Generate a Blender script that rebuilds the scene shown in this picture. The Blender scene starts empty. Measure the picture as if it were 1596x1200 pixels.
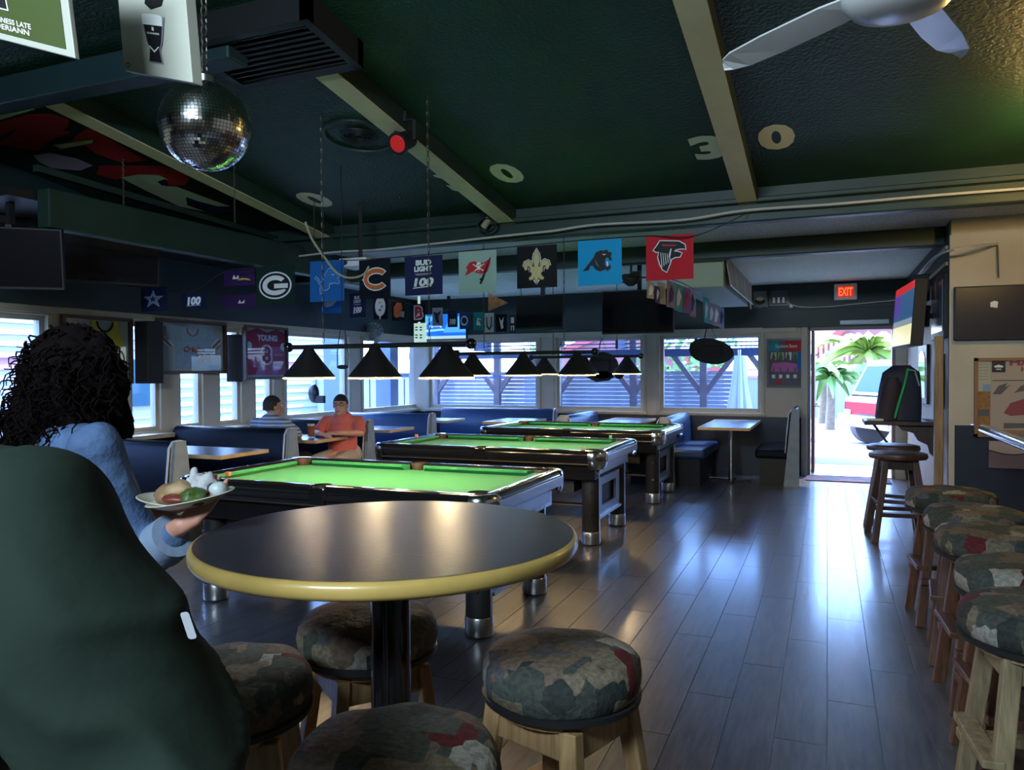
import bpy, math, random
from mathutils import Vector, Matrix
from mathutils.geometry import tessellate_polygon
rnd = random.Random(7)
C = bpy.context.scene.collection
PI = math.pi
# ------------------------------------------------------------------ camera
F = 1200.0
EYE = Vector((0, 0, 1.465))
yaw, pitch, roll = math.radians(22.3), math.radians(-1.03), math.radians(-0.3)
FW = Vector((-math.sin(yaw)*math.cos(pitch), math.cos(yaw)*math.cos(pitch), math.sin(pitch)))
r0 = Vector((math.cos(yaw), math.sin(yaw), 0)); u0 = r0.cross(FW)
RT = r0*math.cos(roll) + u0*math.sin(roll); UP = -r0*math.sin(roll) + u0*math.cos(roll)
cd = bpy.data.cameras.new('camera'); cam = bpy.data.objects.new('camera', cd); C.objects.link(cam)
m = Matrix((RT, UP, -FW)).transposed().to_4x4(); m.translation = EYE
cam.matrix_world = m
cd.sensor_width = 36; cd.lens = F/1596*36; cd.clip_start = 0.02; cd.clip_end = 300
sc = bpy.context.scene; sc.camera = cam
# ------------------------------------------------------------------ view, sky, sun, large lights
sc.view_settings.view_transform = 'Standard'; sc.view_settings.look = 'None'
sc.view_settings.exposure = 1.0; sc.view_settings.gamma = 1.0; sc.view_settings.use_curve_mapping = False
world = bpy.data.worlds.new('world'); sc.world = world; world.use_nodes = True
wn = world.node_tree.nodes; wl = world.node_tree.links
bg = wn['Background']; sky = wn.new('ShaderNodeTexSky'); sky.sky_type = 'NISHITA'
sky.sun_disc = False; sky.sun_elevation = math.radians(52); sky.sun_rotation = math.radians(-60); sky.dust_density = 2.0
tint = wn.new('ShaderNodeVectorMath'); tint.operation = 'MULTIPLY'; tint.inputs[1].default_value = (.66, .88, 1.34); wl.new(sky.outputs[0], tint.inputs[0]); wl.new(tint.outputs[0], bg.inputs[0]); bg.inputs[1].default_value = 1.25
def add_light(name, kind, loc, target, energy, color=(1,1,1), **kw):
    ld = bpy.data.lights.new(name, kind); ld.energy = energy; ld.color = color
    for k, v in kw.items(): setattr(ld, k, v)
    o = bpy.data.objects.new(name, ld); C.objects.link(o); o.location = loc
    d = Vector(target) - Vector(loc)
    o.rotation_euler = d.to_track_quat('-Z', 'Y').to_euler()
    return o
add_light('sun', 'SUN', (6, 26, 14), (3, 17, 0), 3.4, (1, .97, .92), angle=.02)
# added cool fill behind the camera to brighten the room, no real fixture
add_light('cool_fill_light', 'AREA', (-1.2, -1.6, 2.95), (-1.4, 2.5, 1.6), 115, (.66, .84, 1), shape='RECTANGLE', size=1.6, size_y=.4)
# ------------------------------------------------------------------ pixel to point
def ray(x, y): return FW + RT*((x-798)/F) - UP*((y-600)/F)
def onp(x, y, ax, v):
    d = ray(x, y); return EYE + d*((v-EYE[ax])/d[ax])
def PX(x, y, v): return onp(x, y, 0, v)
def PY(x, y, v): return onp(x, y, 1, v)
def PZ(x, y, v): return onp(x, y, 2, v)
def PD(x, y, dep): return EYE + ray(x, y)*dep
CZ, CS = 2.93, .14                      # slanted ceiling: z = CZ + CS*(6.5-Y)
def PC(x, y, off=0.0):
    d = ray(x, y); return EYE + d*((CZ-off+CS*6.5-EYE.z)/(d.z+CS*d.y))
# ------------------------------------------------------------------ materials
MATS = {}
def mat(name, col, rough=.5, metal=0, spec=.5, var=None, bump=None, emit=None, coat=0, alpha=None, sheen=0, stretch=None, randval=0):
    if name in MATS: return MATS[name]
    M = bpy.data.materials.new(name); M.use_nodes = True; nt = M.node_tree; n = nt.nodes; l = nt.links
    b = n['Principled BSDF']
    b.inputs['Base Color'].default_value = (*col, 1); b.inputs['Roughness'].default_value = rough
    b.inputs['Metallic'].default_value = metal; b.inputs['Specular IOR Level'].default_value = spec
    b.inputs['Coat Weight'].default_value = coat; b.inputs['Sheen Weight'].default_value = sheen
    tc = n.new('ShaderNodeTexCoord'); vec = tc.outputs['Object']
    if stretch:
        mp = n.new('ShaderNodeMapping'); mp.inputs['Scale'].default_value = stretch; l.new(vec, mp.inputs[0]); vec = mp.outputs[0]
    if var or randval:
        src = None
        if var:
            ns = n.new('ShaderNodeTexNoise'); ns.inputs['Scale'].default_value = var[0]; ns.inputs['Detail'].default_value = 5; l.new(vec, ns.inputs[0])
            mr = n.new('ShaderNodeMapRange'); mr.inputs[1].default_value = .3; mr.inputs[2].default_value = .7
            mr.inputs[3].default_value = 1-var[1]; mr.inputs[4].default_value = 1+var[1]*.6; l.new(ns.outputs[0], mr.inputs[0]); src = mr.outputs[0]
        if randval:
            oi = n.new('ShaderNodeObjectInfo'); m2 = n.new('ShaderNodeMapRange'); m2.inputs[3].default_value = 1-randval; m2.inputs[4].default_value = 1+randval
            l.new(oi.outputs['Random'], m2.inputs[0])
            if src:
                mm = n.new('ShaderNodeMath'); mm.operation = 'MULTIPLY'; l.new(src, mm.inputs[0]); l.new(m2.outputs[0], mm.inputs[1]); src = mm.outputs[0]
            else: src = m2.outputs[0]
        vm = n.new('ShaderNodeVectorMath'); vm.operation = 'SCALE'; vm.inputs[0].default_value = col; l.new(src, vm.inputs['Scale']); l.new(vm.outputs[0], b.inputs['Base Color'])
    if bump:
        n2 = n.new('ShaderNodeTexNoise'); n2.inputs['Scale'].default_value = bump[0]; n2.inputs['Detail'].default_value = 4; l.new(vec, n2.inputs[0])
        bp = n.new('ShaderNodeBump'); bp.inputs['Strength'].default_value = bump[1]; bp.inputs['Distance'].default_value = bump[2] if len(bump) > 2 else .01
        l.new(n2.outputs[0], bp.inputs['Height']); l.new(bp.outputs[0], b.inputs['Normal'])
    if emit:
        b.inputs['Emission Color'].default_value = (*emit[0], 1); b.inputs['Emission Strength'].default_value = emit[1]
    if alpha is not None: b.inputs['Alpha'].default_value = alpha
    MATS[name] = M; return M
def ramp_mat(name, stops, scale, kind='voronoi', rough=.8, metric='CHEBYCHEV', bump=0, stretch=(1,1,1), const=True, second=None):
    M = bpy.data.materials.new(name); M.use_nodes = True; nt = M.node_tree; n = nt.nodes; l = nt.links
    b = n['Principled BSDF']; b.inputs['Roughness'].default_value = rough; b.inputs['Specular IOR Level'].default_value = .3
    tc = n.new('ShaderNodeTexCoord'); mp = n.new('ShaderNodeMapping'); mp.inputs['Scale'].default_value = stretch; l.new(tc.outputs['Object'], mp.inputs[0])
    oi = n.new('ShaderNodeObjectInfo'); va = n.new('ShaderNodeVectorMath'); va.operation = 'ADD'
    ms = n.new('ShaderNodeMath'); ms.operation = 'MULTIPLY'; ms.inputs[1].default_value = 9; l.new(oi.outputs['Random'], ms.inputs[0])
    l.new(mp.outputs[0], va.inputs[0]); l.new(ms.outputs[0], va.inputs[1])
    rp = n.new('ShaderNodeValToRGB'); rp.color_ramp.interpolation = 'CONSTANT' if const else 'LINEAR'
    e = rp.color_ramp.elements; e[0].position = stops[0][0]; e[0].color = (*stops[0][1], 1); e[1].position = stops[1][0]; e[1].color = (*stops[1][1], 1)
    for p, c in stops[2:]: q = e.new(p); q.color = (*c, 1)
    if kind == 'voronoi':
        v = n.new('ShaderNodeTexVoronoi'); v.distance = metric; v.inputs['Scale'].default_value = scale; l.new(va.outputs[0], v.inputs['Vector'])
        sp = n.new('ShaderNodeSeparateColor'); l.new(v.outputs['Color'], sp.inputs[0]); l.new(sp.outputs[0], rp.inputs[0])
    else:
        v = n.new('ShaderNodeTexNoise'); v.inputs['Scale'].default_value = scale; v.inputs['Detail'].default_value = 6; l.new(va.outputs[0], v.inputs[0]); l.new(v.outputs[0], rp.inputs[0])
    out = rp.outputs[0]
    if second:
        ns = n.new('ShaderNodeTexNoise'); ns.inputs['Scale'].default_value = second[0]; ns.inputs['Detail'].default_value = 3; l.new(va.outputs[0], ns.inputs[0])
        mr = n.new('ShaderNodeMapRange'); mr.inputs[1].default_value = .42; mr.inputs[2].default_value = .58; mr.inputs[3].default_value = second[1]; mr.inputs[4].default_value = second[2]; l.new(ns.outputs[0], mr.inputs[0])
        vm = n.new('ShaderNodeVectorMath'); vm.operation = 'SCALE'; l.new(out, vm.inputs[0]); l.new(mr.outputs[0], vm.inputs['Scale']); out = vm.outputs[0]
    l.new(out, b.inputs['Base Color'])
    if bump:
        bp = n.new('ShaderNodeBump'); bp.inputs['Strength'].default_value = bump; bp.inputs['Distance'].default_value = .01
        n3 = n.new('ShaderNodeTexNoise'); n3.inputs['Scale'].default_value = 60; l.new(tc.outputs['Object'], n3.inputs[0]); l.new(n3.outputs[0], bp.inputs['Height']); l.new(bp.outputs[0], b.inputs['Normal'])
    MATS[name] = M; return M
def glass_mat(name, tint=(1,1,1), gloss=.08):
    M = bpy.data.materials.new(name); M.use_nodes = True; nt = M.node_tree; n = nt.nodes; l = nt.links
    n.remove(n['Principled BSDF']); o = n['Material Output']
    t = n.new('ShaderNodeBsdfTransparent'); t.inputs[0].default_value = (*tint, 1); g = n.new('ShaderNodeBsdfGlossy'); g.inputs['Roughness'].default_value = .02
    lw = n.new('ShaderNodeLayerWeight'); lw.inputs[0].default_value = .5; pw_ = n.new('ShaderNodeMath'); pw_.operation = 'POWER'; pw_.inputs[1].default_value = 5
    fr = n.new('ShaderNodeMath'); fr.operation = 'MULTIPLY_ADD'; fr.inputs[1].default_value = .7; fr.inputs[2].default_value = .025; mx = n.new('ShaderNodeMixShader')
    l.new(lw.outputs['Facing'], pw_.inputs[0]); l.new(pw_.outputs[0], fr.inputs[0]); l.new(fr.outputs[0], mx.inputs[0]); l.new(t.outputs[0], mx.inputs[1]); l.new(g.outputs[0], mx.inputs[2]); l.new(mx.outputs[0], o.inputs[0])
    MATS[name] = M; return M
def wood_mat(name, c1, c2, rough=.5, stretch=(14, 14, 1.2), scale=3, randval=.12, coat=0, bump=.15):
    M = bpy.data.materials.new(name); M.use_nodes = True; nt = M.node_tree; n = nt.nodes; l = nt.links
    b = n['Principled BSDF']; b.inputs['Roughness'].default_value = rough; b.inputs['Coat Weight'].default_value = coat; b.inputs['Coat Roughness'].default_value = .15
    tc = n.new('ShaderNodeTexCoord'); mp = n.new('ShaderNodeMapping'); mp.inputs['Scale'].default_value = stretch; l.new(tc.outputs['Object'], mp.inputs[0])
    oi = n.new('ShaderNodeObjectInfo'); va = n.new('ShaderNodeVectorMath'); va.operation = 'ADD'; ms = n.new('ShaderNodeMath'); ms.operation = 'MULTIPLY'; ms.inputs[1].default_value = 20
    l.new(oi.outputs['Random'], ms.inputs[0]); l.new(mp.outputs[0], va.inputs[0]); l.new(ms.outputs[0], va.inputs[1])
    ns = n.new('ShaderNodeTexNoise'); ns.inputs['Scale'].default_value = scale; ns.inputs['Detail'].default_value = 8; ns.inputs['Roughness'].default_value = .65; l.new(va.outputs[0], ns.inputs[0])
    rp = n.new('ShaderNodeValToRGB'); e = rp.color_ramp.elements; e[0].position = .32; e[0].color = (*c1, 1); e[1].position = .7; e[1].color = (*c2, 1); l.new(ns.outputs[0], rp.inputs[0])
    mr = n.new('ShaderNodeMapRange'); mr.inputs[3].default_value = 1-randval; mr.inputs[4].default_value = 1+randval; l.new(oi.outputs['Random'], mr.inputs[0])
    vm = n.new('ShaderNodeVectorMath'); vm.operation = 'SCALE'; l.new(rp.outputs[0], vm.inputs[0]); l.new(mr.outputs[0], vm.inputs['Scale']); l.new(vm.outputs[0], b.inputs['Base Color'])
    bp = n.new('ShaderNodeBump'); bp.inputs['Strength'].default_value = bump; bp.inputs['Distance'].default_value = .004; l.new(ns.outputs[0], bp.inputs['Height']); l.new(bp.outputs[0], b.inputs['Normal'])
    if rough < .45:
        m3 = n.new('ShaderNodeMapRange'); m3.inputs[3].default_value = rough*.7; m3.inputs[4].default_value = rough*1.35; l.new(ns.outputs[0], m3.inputs[0]); l.new(m3.outputs[0], b.inputs['Roughness'])
    MATS[name] = M; return M
def stripe_mat(name, ca, cb, freq, rough=.8, axis=2, duty=.55):
    M = bpy.data.materials.new(name); M.use_nodes = True; nt = M.node_tree; n = nt.nodes; l = nt.links
    b = n['Principled BSDF']; b.inputs['Roughness'].default_value = rough
    tc = n.new('ShaderNodeTexCoord'); sp = n.new('ShaderNodeSeparateXYZ'); l.new(tc.outputs['Object'], sp.inputs[0])
    m1 = n.new('ShaderNodeMath'); m1.operation = 'MULTIPLY'; m1.inputs[1].default_value = freq; l.new(sp.outputs[axis], m1.inputs[0])
    m2 = n.new('ShaderNodeMath'); m2.operation = 'FRACT'; l.new(m1.outputs[0], m2.inputs[0])
    m3 = n.new('ShaderNodeMath'); m3.operation = 'GREATER_THAN'; m3.inputs[1].default_value = duty; l.new(m2.outputs[0], m3.inputs[0])
    mx = n.new('ShaderNodeMix'); mx.data_type = 'RGBA'; mx.inputs[6].default_value = (*ca, 1); mx.inputs[7].default_value = (*cb, 1); l.new(m3.outputs[0], mx.inputs[0]); l.new(mx.outputs[2], b.inputs['Base Color'])
    MATS[name] = M; return M
def flatc(name, col, rough=.6, **k): return mat(name, col, rough, spec=.3, **k)
M_ceil = mat('dark green ceiling paint', (.004, .036, .016), .5, var=(3, .25), bump=(45, .5, .02))
M_beamside = mat('green beam paint', (.012, .035, .026), .5, var=(4, .2))
M_band = mat('teal band paint', (.010, .030, .034), .5, var=(2, .2))
M_dark = mat('near black paint', (.008, .009, .011), .5)
M_tan = mat('tan beam paint', (.60, .52, .30), .55, var=(5, .08))
M_cream = mat('cream wall paint', (.52, .465, .37), .6, var=(3, .1))
M_frame = mat('cream window frame paint', (.46, .43, .33), .5, var=(6, .1))
M_wains = mat('dark blue wainscot paint', (.012, .018, .038), .45, var=(3, .2))
M_pop = mat('popcorn ceiling', (.70, .71, .72), .8, var=(60, .3), bump=(70, .9, .02))
M_pop2 = mat('pale green popcorn ceiling', (.72, .82, .68), .8, var=(60, .2), bump=(70, .8, .02))
M_floor = wood_mat('dark plank vinyl', (.045, .045, .052), (.13, .125, .13), .33, stretch=(9, 1.0, 1), scale=4, coat=.45, bump=.35)
M_seam = mat('floor seam', (.30, .31, .32), .5)
M_chrome = mat('chrome', (.75, .76, .78), .16, 1)
M_steel = mat('brushed steel', (.5, .5, .5), .3, 1, bump=(80, .1))
M_blackgloss = mat('black lacquer', (.008, .008, .009), .18, coat=.5)
M_blackmat = mat('black matte', (.010, .010, .011), .6)
M_plastic = mat('black plastic', (.012, .012, .013), .35)
M_felt = mat('green felt', (.009, .19, .052), .9, var=(30, .08), sheen=.1)
M_vinyl = mat('black vinyl', (.005, .007, .012), .45, spec=.10, bump=(25, .15, .01))
M_vinylblue = mat('dark blue vinyl', (.014, .045, .13), .30, bump=(25, .15, .01))
M_pipe = mat('grey piping', (.45, .5, .58), .4)
M_panelbooth = mat('grey booth end laminate', (.22, .27, .32), .4, var=(8, .15))
M_lamb = mat('blue grey table laminate', (.13, .17, .24), .25, var=(40, .1))
M_edge = mat('tan table edge', (.55, .36, .14), .45, var=(9, .15))
M_tabletop = mat('dark laminate table top', (.022, .022, .024), .33, var=(60, .2), bump=(90, .12, .004))
M_oak = wood_mat('light oak', (.22, .12, .05), (.45, .29, .13), .5)
M_redwood = wood_mat('stained red wood', (.05, .020, .010), (.13, .055, .028), .4)
M_wooddk = wood_mat('dark brown wood', (.03, .014, .010), (.07, .035, .025), .4)
M_fabric = ramp_mat('printed patch fabric', [(0, (.045, .05, .04)), (.2, (.12, .085, .06)), (.36, (.025, .03, .027)), (.5, (.15, .12, .08)), (.64, (.05, .06, .05)), (.80, (.085, .010, .012)), (.86, (.07, .07, .075)), (.95, (.26, .24, .2))], 12, second=(70, .75, 1.12), bump=.4)
M_white = mat('white enamel', (.8, .8, .8), .3)
M_whitep = mat('white print', (.75, .75, .72), .5)
M_bottom = mat('lamp inside', (.8, .75, .6), .5)
M_globe = mat('globe glow', (1, .8, .4), .5, emit=((1, .66, .20), 110))
M_bulb = mat('bulb glow', (1, .8, .5), .5, emit=((1, .66, .28), 12))
M_glass = glass_mat('window glass', (.86, .93, 1))
M_rubber = mat('rubber', (.012, .012, .012), .7)
M_chain = mat('dull chain', (.09, .085, .07), .45, .8)
M_cable = mat('white cable', (.55, .53, .48), .5)
M_blackcable = mat('black cable', (.012, .012, .012), .5)
M_skin = mat('skin', (.48, .22, .15), .5, var=(8, .08))
M_skin2 = mat('fair skin', (.56, .30, .22), .5, var=(8, .08))
# ------------------------------------------------------------------ mesh builder
class MB:
    def __init__(s): s.v = []; s.f = []; s.mi = []
    def add(s, vs, fs, mi=0):
        b = len(s.v); s.v += [Vector(p) for p in vs]; s.f += [tuple(i+b for i in f) for f in fs]; s.mi += [mi]*len(fs); return s
    def box(s, x0, x1, y0, y1, z0, z1, M=None, mi=0):
        vs = [Vector((x, y, z)) for z in (z0, z1) for x, y in ((x0, y0), (x1, y0), (x1, y1), (x0, y1))]
        if M: vs = [M @ p for p in vs]
        return s.add(vs, [(3,2,1,0), (4,5,6,7), (0,1,5,4), (1,2,6,5), (2,3,7,6), (3,0,4,7)], mi)
    def ring(s, rings, cap0=True, cap1=True, closed=True, mi=0):
        n = len(rings[0]); vs = [p for r in rings for p in r]; fs = []
        for k in range(len(rings)-1):
            for i in range(n if closed else n-1):
                j = (i+1) % n; fs.append((k*n+i, k*n+j, (k+1)*n+j, (k+1)*n+i))
        if cap0: fs.append(tuple(range(n-1, -1, -1)))
        if cap1: fs.append(tuple((len(rings)-1)*n+i for i in range(n)))
        return s.add(vs, fs, mi)
    def cyl(s, p0, p1, r0, r1=None, n=16, mi=0):
        r1 = r0 if r1 is None else r1; p0, p1 = Vector(p0), Vector(p1); d = (p1-p0).normalized()
        a = d.orthogonal().normalized(); b = d.cross(a)
        def rg(p, r): return [p + (a*math.cos(2*PI*i/n)+b*math.sin(2*PI*i/n))*r for i in range(n)]
        return s.ring([rg(p0, r0), rg(p1, r1)], mi=mi)
    def bar(s, p0, p1, w, h, up=(0,0,1), mi=0, w1=None, h1=None):
        p0, p1 = Vector(p0), Vector(p1); d = (p1-p0).normalized(); a = d.cross(Vector(up))
        if a.length < 1e-4: a = d.orthogonal()
        a.normalize(); b = a.cross(d); w1 = w if w1 is None else w1; h1 = h if h1 is None else h1
        def rg(p, w, h): return [p-a*w/2-b*h/2, p+a*w/2-b*h/2, p+a*w/2+b*h/2, p-a*w/2+b*h/2]
        return s.ring([rg(p0, w, h), rg(p1, w1, h1)], mi=mi)
    def lathe(s, prof, c=(0,0,0), n=32, axis='z', mi=0, cap0=True, cap1=True, sx=1, sy=1):
        c = Vector(c); rings = []
        for r, z in prof:
            rg = []
            for i in range(n):
                t = 2*PI*i/n; x, y = r*math.cos(t)*sx, r*math.sin(t)*sy
                rg.append(c + (Vector((x, y, z)) if axis == 'z' else Vector((z, x, y)) if axis == 'x' else Vector((y, z, x))))
            rings.append(rg)
        return s.ring(rings, cap0, cap1, mi=mi)
    def tube(s, pts, r, n=6, mi=0, r1=None):
        pts = [Vector(p) for p in pts]; rings = []; a = None; L = len(pts)
        for i, p in enumerate(pts):
            d = (pts[min(i+1, L-1)]-pts[max(i-1, 0)]).normalized()
            if a is None: a = d.orthogonal().normalized()
            a = (a-d*a.dot(d)); a = a.normalized() if a.length > 1e-5 else d.orthogonal().normalized()
            b = d.cross(a); rr = r if r1 is None else r+(r1-r)*i/(L-1)
            rings.append([p+(a*math.cos(2*PI*k/n)+b*math.sin(2*PI*k/n))*rr for k in range(n)])
        return s.ring(rings, mi=mi)
    def ell(s, c, rx, ry, rz, n=16, m=10, M=None, mi=0):
        c = Vector(c); rings = []
        for k in range(1, m):
            t = PI*k/m; rings.append([Vector((rx*math.sin(t)*math.cos(2*PI*i/n), ry*math.sin(t)*math.sin(2*PI*i/n), -rz*math.cos(t))) for i in range(n)])
        if M: rings = [[M @ p for p in r] for r in rings]
        return s.ring([[c+p for p in r] for r in rings], mi=mi)
    def prism(s, poly, fn, d0, d1, mi=0):
        """poly: 2-D outline; fn(u, v, d) -> point"""
        n = len(poly); a = [fn(u, v, d0) for u, v in poly]; b = [fn(u, v, d1) for u, v in poly]
        tri = tessellate_polygon([[Vector((u, v, 0)) for u, v in poly]])
        fs = [tuple(t) for t in tri] + [tuple(i+n for i in reversed(t)) for t in tri] + [(i, (i+1) % n, n+(i+1) % n, n+i) for i in range(n)]
        return s.add(a+b, fs, mi)
    def flat(s, poly, fn, d=0, mi=0):
        tri = tessellate_polygon([[Vector((u, v, 0)) for u, v in poly]])
        return s.add([fn(u, v, d) for u, v in poly], [tuple(t) for t in tri], mi)
    def xf(s, M): s.v = [M @ p for p in s.v]; return s
def wloc(o):
    p = Vector((0, 0, 0))
    while o: p += o.location; o = o.parent
    return p
def tag(o, label=None, cat=None, group=None, kind=None):
    if label: o['label'] = label
    if cat: o['category'] = cat
    if group: o['group'] = group
    if kind: o['kind'] = kind
    return o
def obj(name, mb, m, parent=None, label=None, cat=None, group=None, kind=None, smooth=0, bevel=0, local=False, loc=None):
    """geometry is in world coordinates unless local; origin set to the parent's (or loc)"""
    me = bpy.data.meshes.new(name)
    off = Vector((0, 0, 0)) if local else (wloc(parent) if parent else Vector(loc or (0, 0, 0)))
    me.from_pydata([tuple(p-off) for p in mb.v], [], mb.f)
    ms = m if isinstance(m, (list, tuple)) else [m]
    for x in ms: me.materials.append(x)
    if len(ms) > 1: me.polygons.foreach_set('material_index', mb.mi)
    if smooth:
        me.polygons.foreach_set('use_smooth', [True]*len(me.polygons)); me.set_sharp_from_angle(angle=math.radians(smooth))
    me.update(); me.validate()
    o = bpy.data.objects.new(name, me); C.objects.link(o)
    if parent: o.parent = parent
    elif not local: o.location = off
    if bevel:
        bm = o.modifiers.new('bevel', 'BEVEL'); bm.width = bevel; bm.segments = 2; bm.limit_method = 'ANGLE'; bm.angle_limit = math.radians(40)
    return tag(o, label, cat, group, kind)
def thing(name, loc, label, cat, group=None, rz=0, kind=None):
    o = bpy.data.objects.new(name, None); C.objects.link(o); o.location = loc; o.rotation_euler.z = rz; o.empty_display_size = .1
    return tag(o, label, cat, group, kind)
KIDS = {}
def dup(root, loc, rz=0, label=None, group=None):
    r = root.copy(); C.objects.link(r); r.location = loc; r.rotation_euler.z = rz
    if label: r['label'] = label
    if group: r['group'] = group
    for ch in root.children:
        c = ch.copy(); C.objects.link(c); c.parent = r
        for g in ch.children:
            d = g.copy(); C.objects.link(d); d.parent = c
    return r
def struct(name, mb, m, parent=None, **k): return obj(name, mb, m, parent, kind=None if parent else 'structure', **k)
def frame(o, u, v):
    """flat frame: origin o, u and v are full-size edge vectors; d along the normal"""
    o, u, v = Vector(o), Vector(u), Vector(v); nrm = u.cross(v).normalized()
    return lambda a, b, d=0: o + u*a + v*b + nrm*d
def text_polys(s, bold=.02, align=0):
    cu = bpy.data.curves.new('t', 'FONT'); cu.body = s; cu.offset = bold; cu.resolution_u = 3
    ob = bpy.data.objects.new('t', cu); C.objects.link(ob)
    dg = bpy.context.evaluated_depsgraph_get(); me = bpy.data.meshes.new_from_object(ob.evaluated_get(dg))
    vs = [v.co.copy() for v in me.vertices]; fs = [tuple(p.vertices) for p in me.polygons]
    bpy.data.objects.remove(ob); bpy.data.curves.remove(cu); bpy.data.meshes.remove(me)
    x0 = min(v.x for v in vs); x1 = max(v.x for v in vs); y0 = min(v.y for v in vs); y1 = max(v.y for v in vs)
    return [((v.x-x0)/(x1-x0), (v.y-y0)/(y1-y0)) for v in vs], fs
TX = {}
def text(mb, s, fn, u0, u1, v0, v1, d=.001, bold=.02, mi=0, shear=0):
    if (s, bold) not in TX: TX[(s, bold)] = text_polys(s, bold)
    vs, fs = TX[(s, bold)]
    return mb.add([fn(u0+(u1-u0)*(a+shear*b), v0+(v1-v0)*b, d) for a, b in vs], fs, mi)
def evalmesh(o):
    dg = bpy.context.evaluated_depsgraph_get(); me = bpy.data.meshes.new_from_object(o.evaluated_get(dg))
    o.modifiers.clear(); old = o.data; o.data = me; bpy.data.meshes.remove(old); return o
def blob(name, mb, m, parent, voxel=.01, smooth=4, **k):
    o = obj(name, mb, m, parent, **k)
    r = o.modifiers.new('r', 'REMESH'); r.mode = 'VOXEL'; r.voxel_size = voxel; r.use_smooth_shade = True
    s = o.modifiers.new('s', 'SMOOTH'); s.factor = .6; s.iterations = smooth
    return evalmesh(o)
def limb(mb, p0, p1, r0, r1, n=14, flat=1.0, side=None):
    """tapered capsule between two joints"""
    p0, p1 = Vector(p0), Vector(p1); d = p1-p0; L = d.length; d.normalize()
    a = (Vector(side) - d*d.dot(Vector(side))).normalized() if side else d.orthogonal().normalized(); b = d.cross(a)
    rings = []
    for k in range(5): t = PI/2*(1-k/4.5); rings.append((p0 - d*r0*math.sin(t), r0*math.cos(t)))
    rings.append((p0, r0)); rings.append((p1, r1))
    for k in range(5): t = PI/2*((k+.5)/4.5); rings.append((p1 + d*r1*math.sin(min(t, PI/2)), max(r1*math.cos(min(t, PI/2)), .001)))
    mb.ring([[c + (a*math.cos(2*PI*i/n) + b*math.sin(2*PI*i/n)*flat)*r for i in range(n)] for c, r in rings])
    return mb
# ------------------------------------------------------------------ room shell
YB, XL, XR, YF = 11.4, -6.4, .97, 7.5
def wall_pieces(mb, u0, u1, z0, z1, holes, put):
    us = sorted({u0, u1} | {h[0] for h in holes} | {h[1] for h in holes})
    for a, b in zip(us[:-1], us[1:]):
        zs = [(z0, z1)]
        for h in holes:
            if h[0] <= a+1e-6 and h[1] >= b-1e-6:
                nz = []
                for p, q in zs:
                    if h[2] > p: nz.append((p, min(q, h[2])))
                    if h[3] < q: nz.append((max(p, h[3]), q))
                zs = [t for t in nz if t[1]-t[0] > 1e-4]
        for p, q in zs: put(mb, a, b, p, q)
HZ, SZ = 2.03, .87
back = [(PY(a, 580, YB).x, PY(b, 580, YB).x, SZ, 1.98) for a, b in ((669, 838), (867, 1002), (1029, 1186))]
left = [(PX(a, 630, XL).y, PX(b, 630, XL).y, SZ, 1.98) for a, b in ((-230, 74), (204, 251), (280, 317), (342, 377), (398, 427), (446, 543), (566, 654))]
DX0, DX1 = -.25, .82
w = MB(); wall_pieces(w, XL-.15, XR+.15, .8, 2.05, back + [(DX0, DX1, 0, 2.03)], lambda m, a, b, p, q: m.box(a, b, YB, YB+.15, p, q))
wb = struct('wall_back', w, M_cream)
w = MB(); wall_pieces(w, XL-.15, XR+.15, 0, .8, [(DX0, DX1, 0, 2.03)], lambda m, a, b, p, q: m.box(a, b, YB, YB+.15, p, q)); obj('wainscot', w, M_wains, wb, label='dark blue painted lower wall')
w = MB().box(XL-.15, XR+.15, YB-.02, YB+.15, 2.05, 2.72); obj('upper_band', w, M_band, wb, label='dark teal band above the windows', bevel=.01)
w = MB().box(-.85, XR, YB-.06, YB-.02, 2.05, 2.11).box(-.85, XR, YB-.05, YB-.02, 2.3, 2.34); obj('band_moulding', w, M_band, wb)
w = MB(); wall_pieces(w, -4.0, YB, .8, 2.05, left, lambda m, a, b, p, q: m.box(XL-.15, XL, a, b, p, q)); wlf = struct('wall_left', w, M_cream)
obj('wainscot', MB().box(XL-.15, XL, -4, YB, 0, .8), M_wains, wlf, label='dark lower wall behind the booths')
obj('upper_band', MB().box(XL-.15, XL+.02, -4, YB, 2.05, 3.5), M_band, wlf, label='dark green band above the windows')
w = MB().box(XR, XR+.15, YF, YB, 1.0, 2.3); wr = struct('wall_right', w, M_cream)
obj('wainscot', MB().box(XR, XR+.15, YF, YB, 0, 1.0), M_cream, wr)
obj('upper_band', MB().box(XR-.01, XR+.15, YF, YB, 2.3, 2.72), M_beamside, wr, label='dark green trim at the ceiling')
for z in (2.36, 2.5): obj('trim_strip', MB().box(XR-.03, XR-.01, YF+.1, YB, z, z+.03), M_cream, wr)
w = MB().box(XR+.15, 4.2, YF, YF+.15, 0, 2.75); w.box(XR, XR+.15, YF, YF+.001, 0, 2.7)
wf = struct('wall_front', MB().box(XR, 4.2, YF-.002, YF+.15, 1.0, 2.75), M_cream)
obj('wainscot', MB().box(XR, 4.2, YF-.002, YF+.15, 0, .985), M_wains, wf, label='dark blue grey lower wall')
obj('corner_strip', MB().box(XR-.012, XR+.03, YF-.014, YF+.03, 0, 2.6), M_cream, wf)
struct('wall_near', MB().box(XL-.15, 4.2, -4.1, -4, 0, 3.5), M_cream)
struct('wall_bar', MB().box(4.2, 4.3, -4, YF+.15, 0, 3.5), M_cream)
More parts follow.
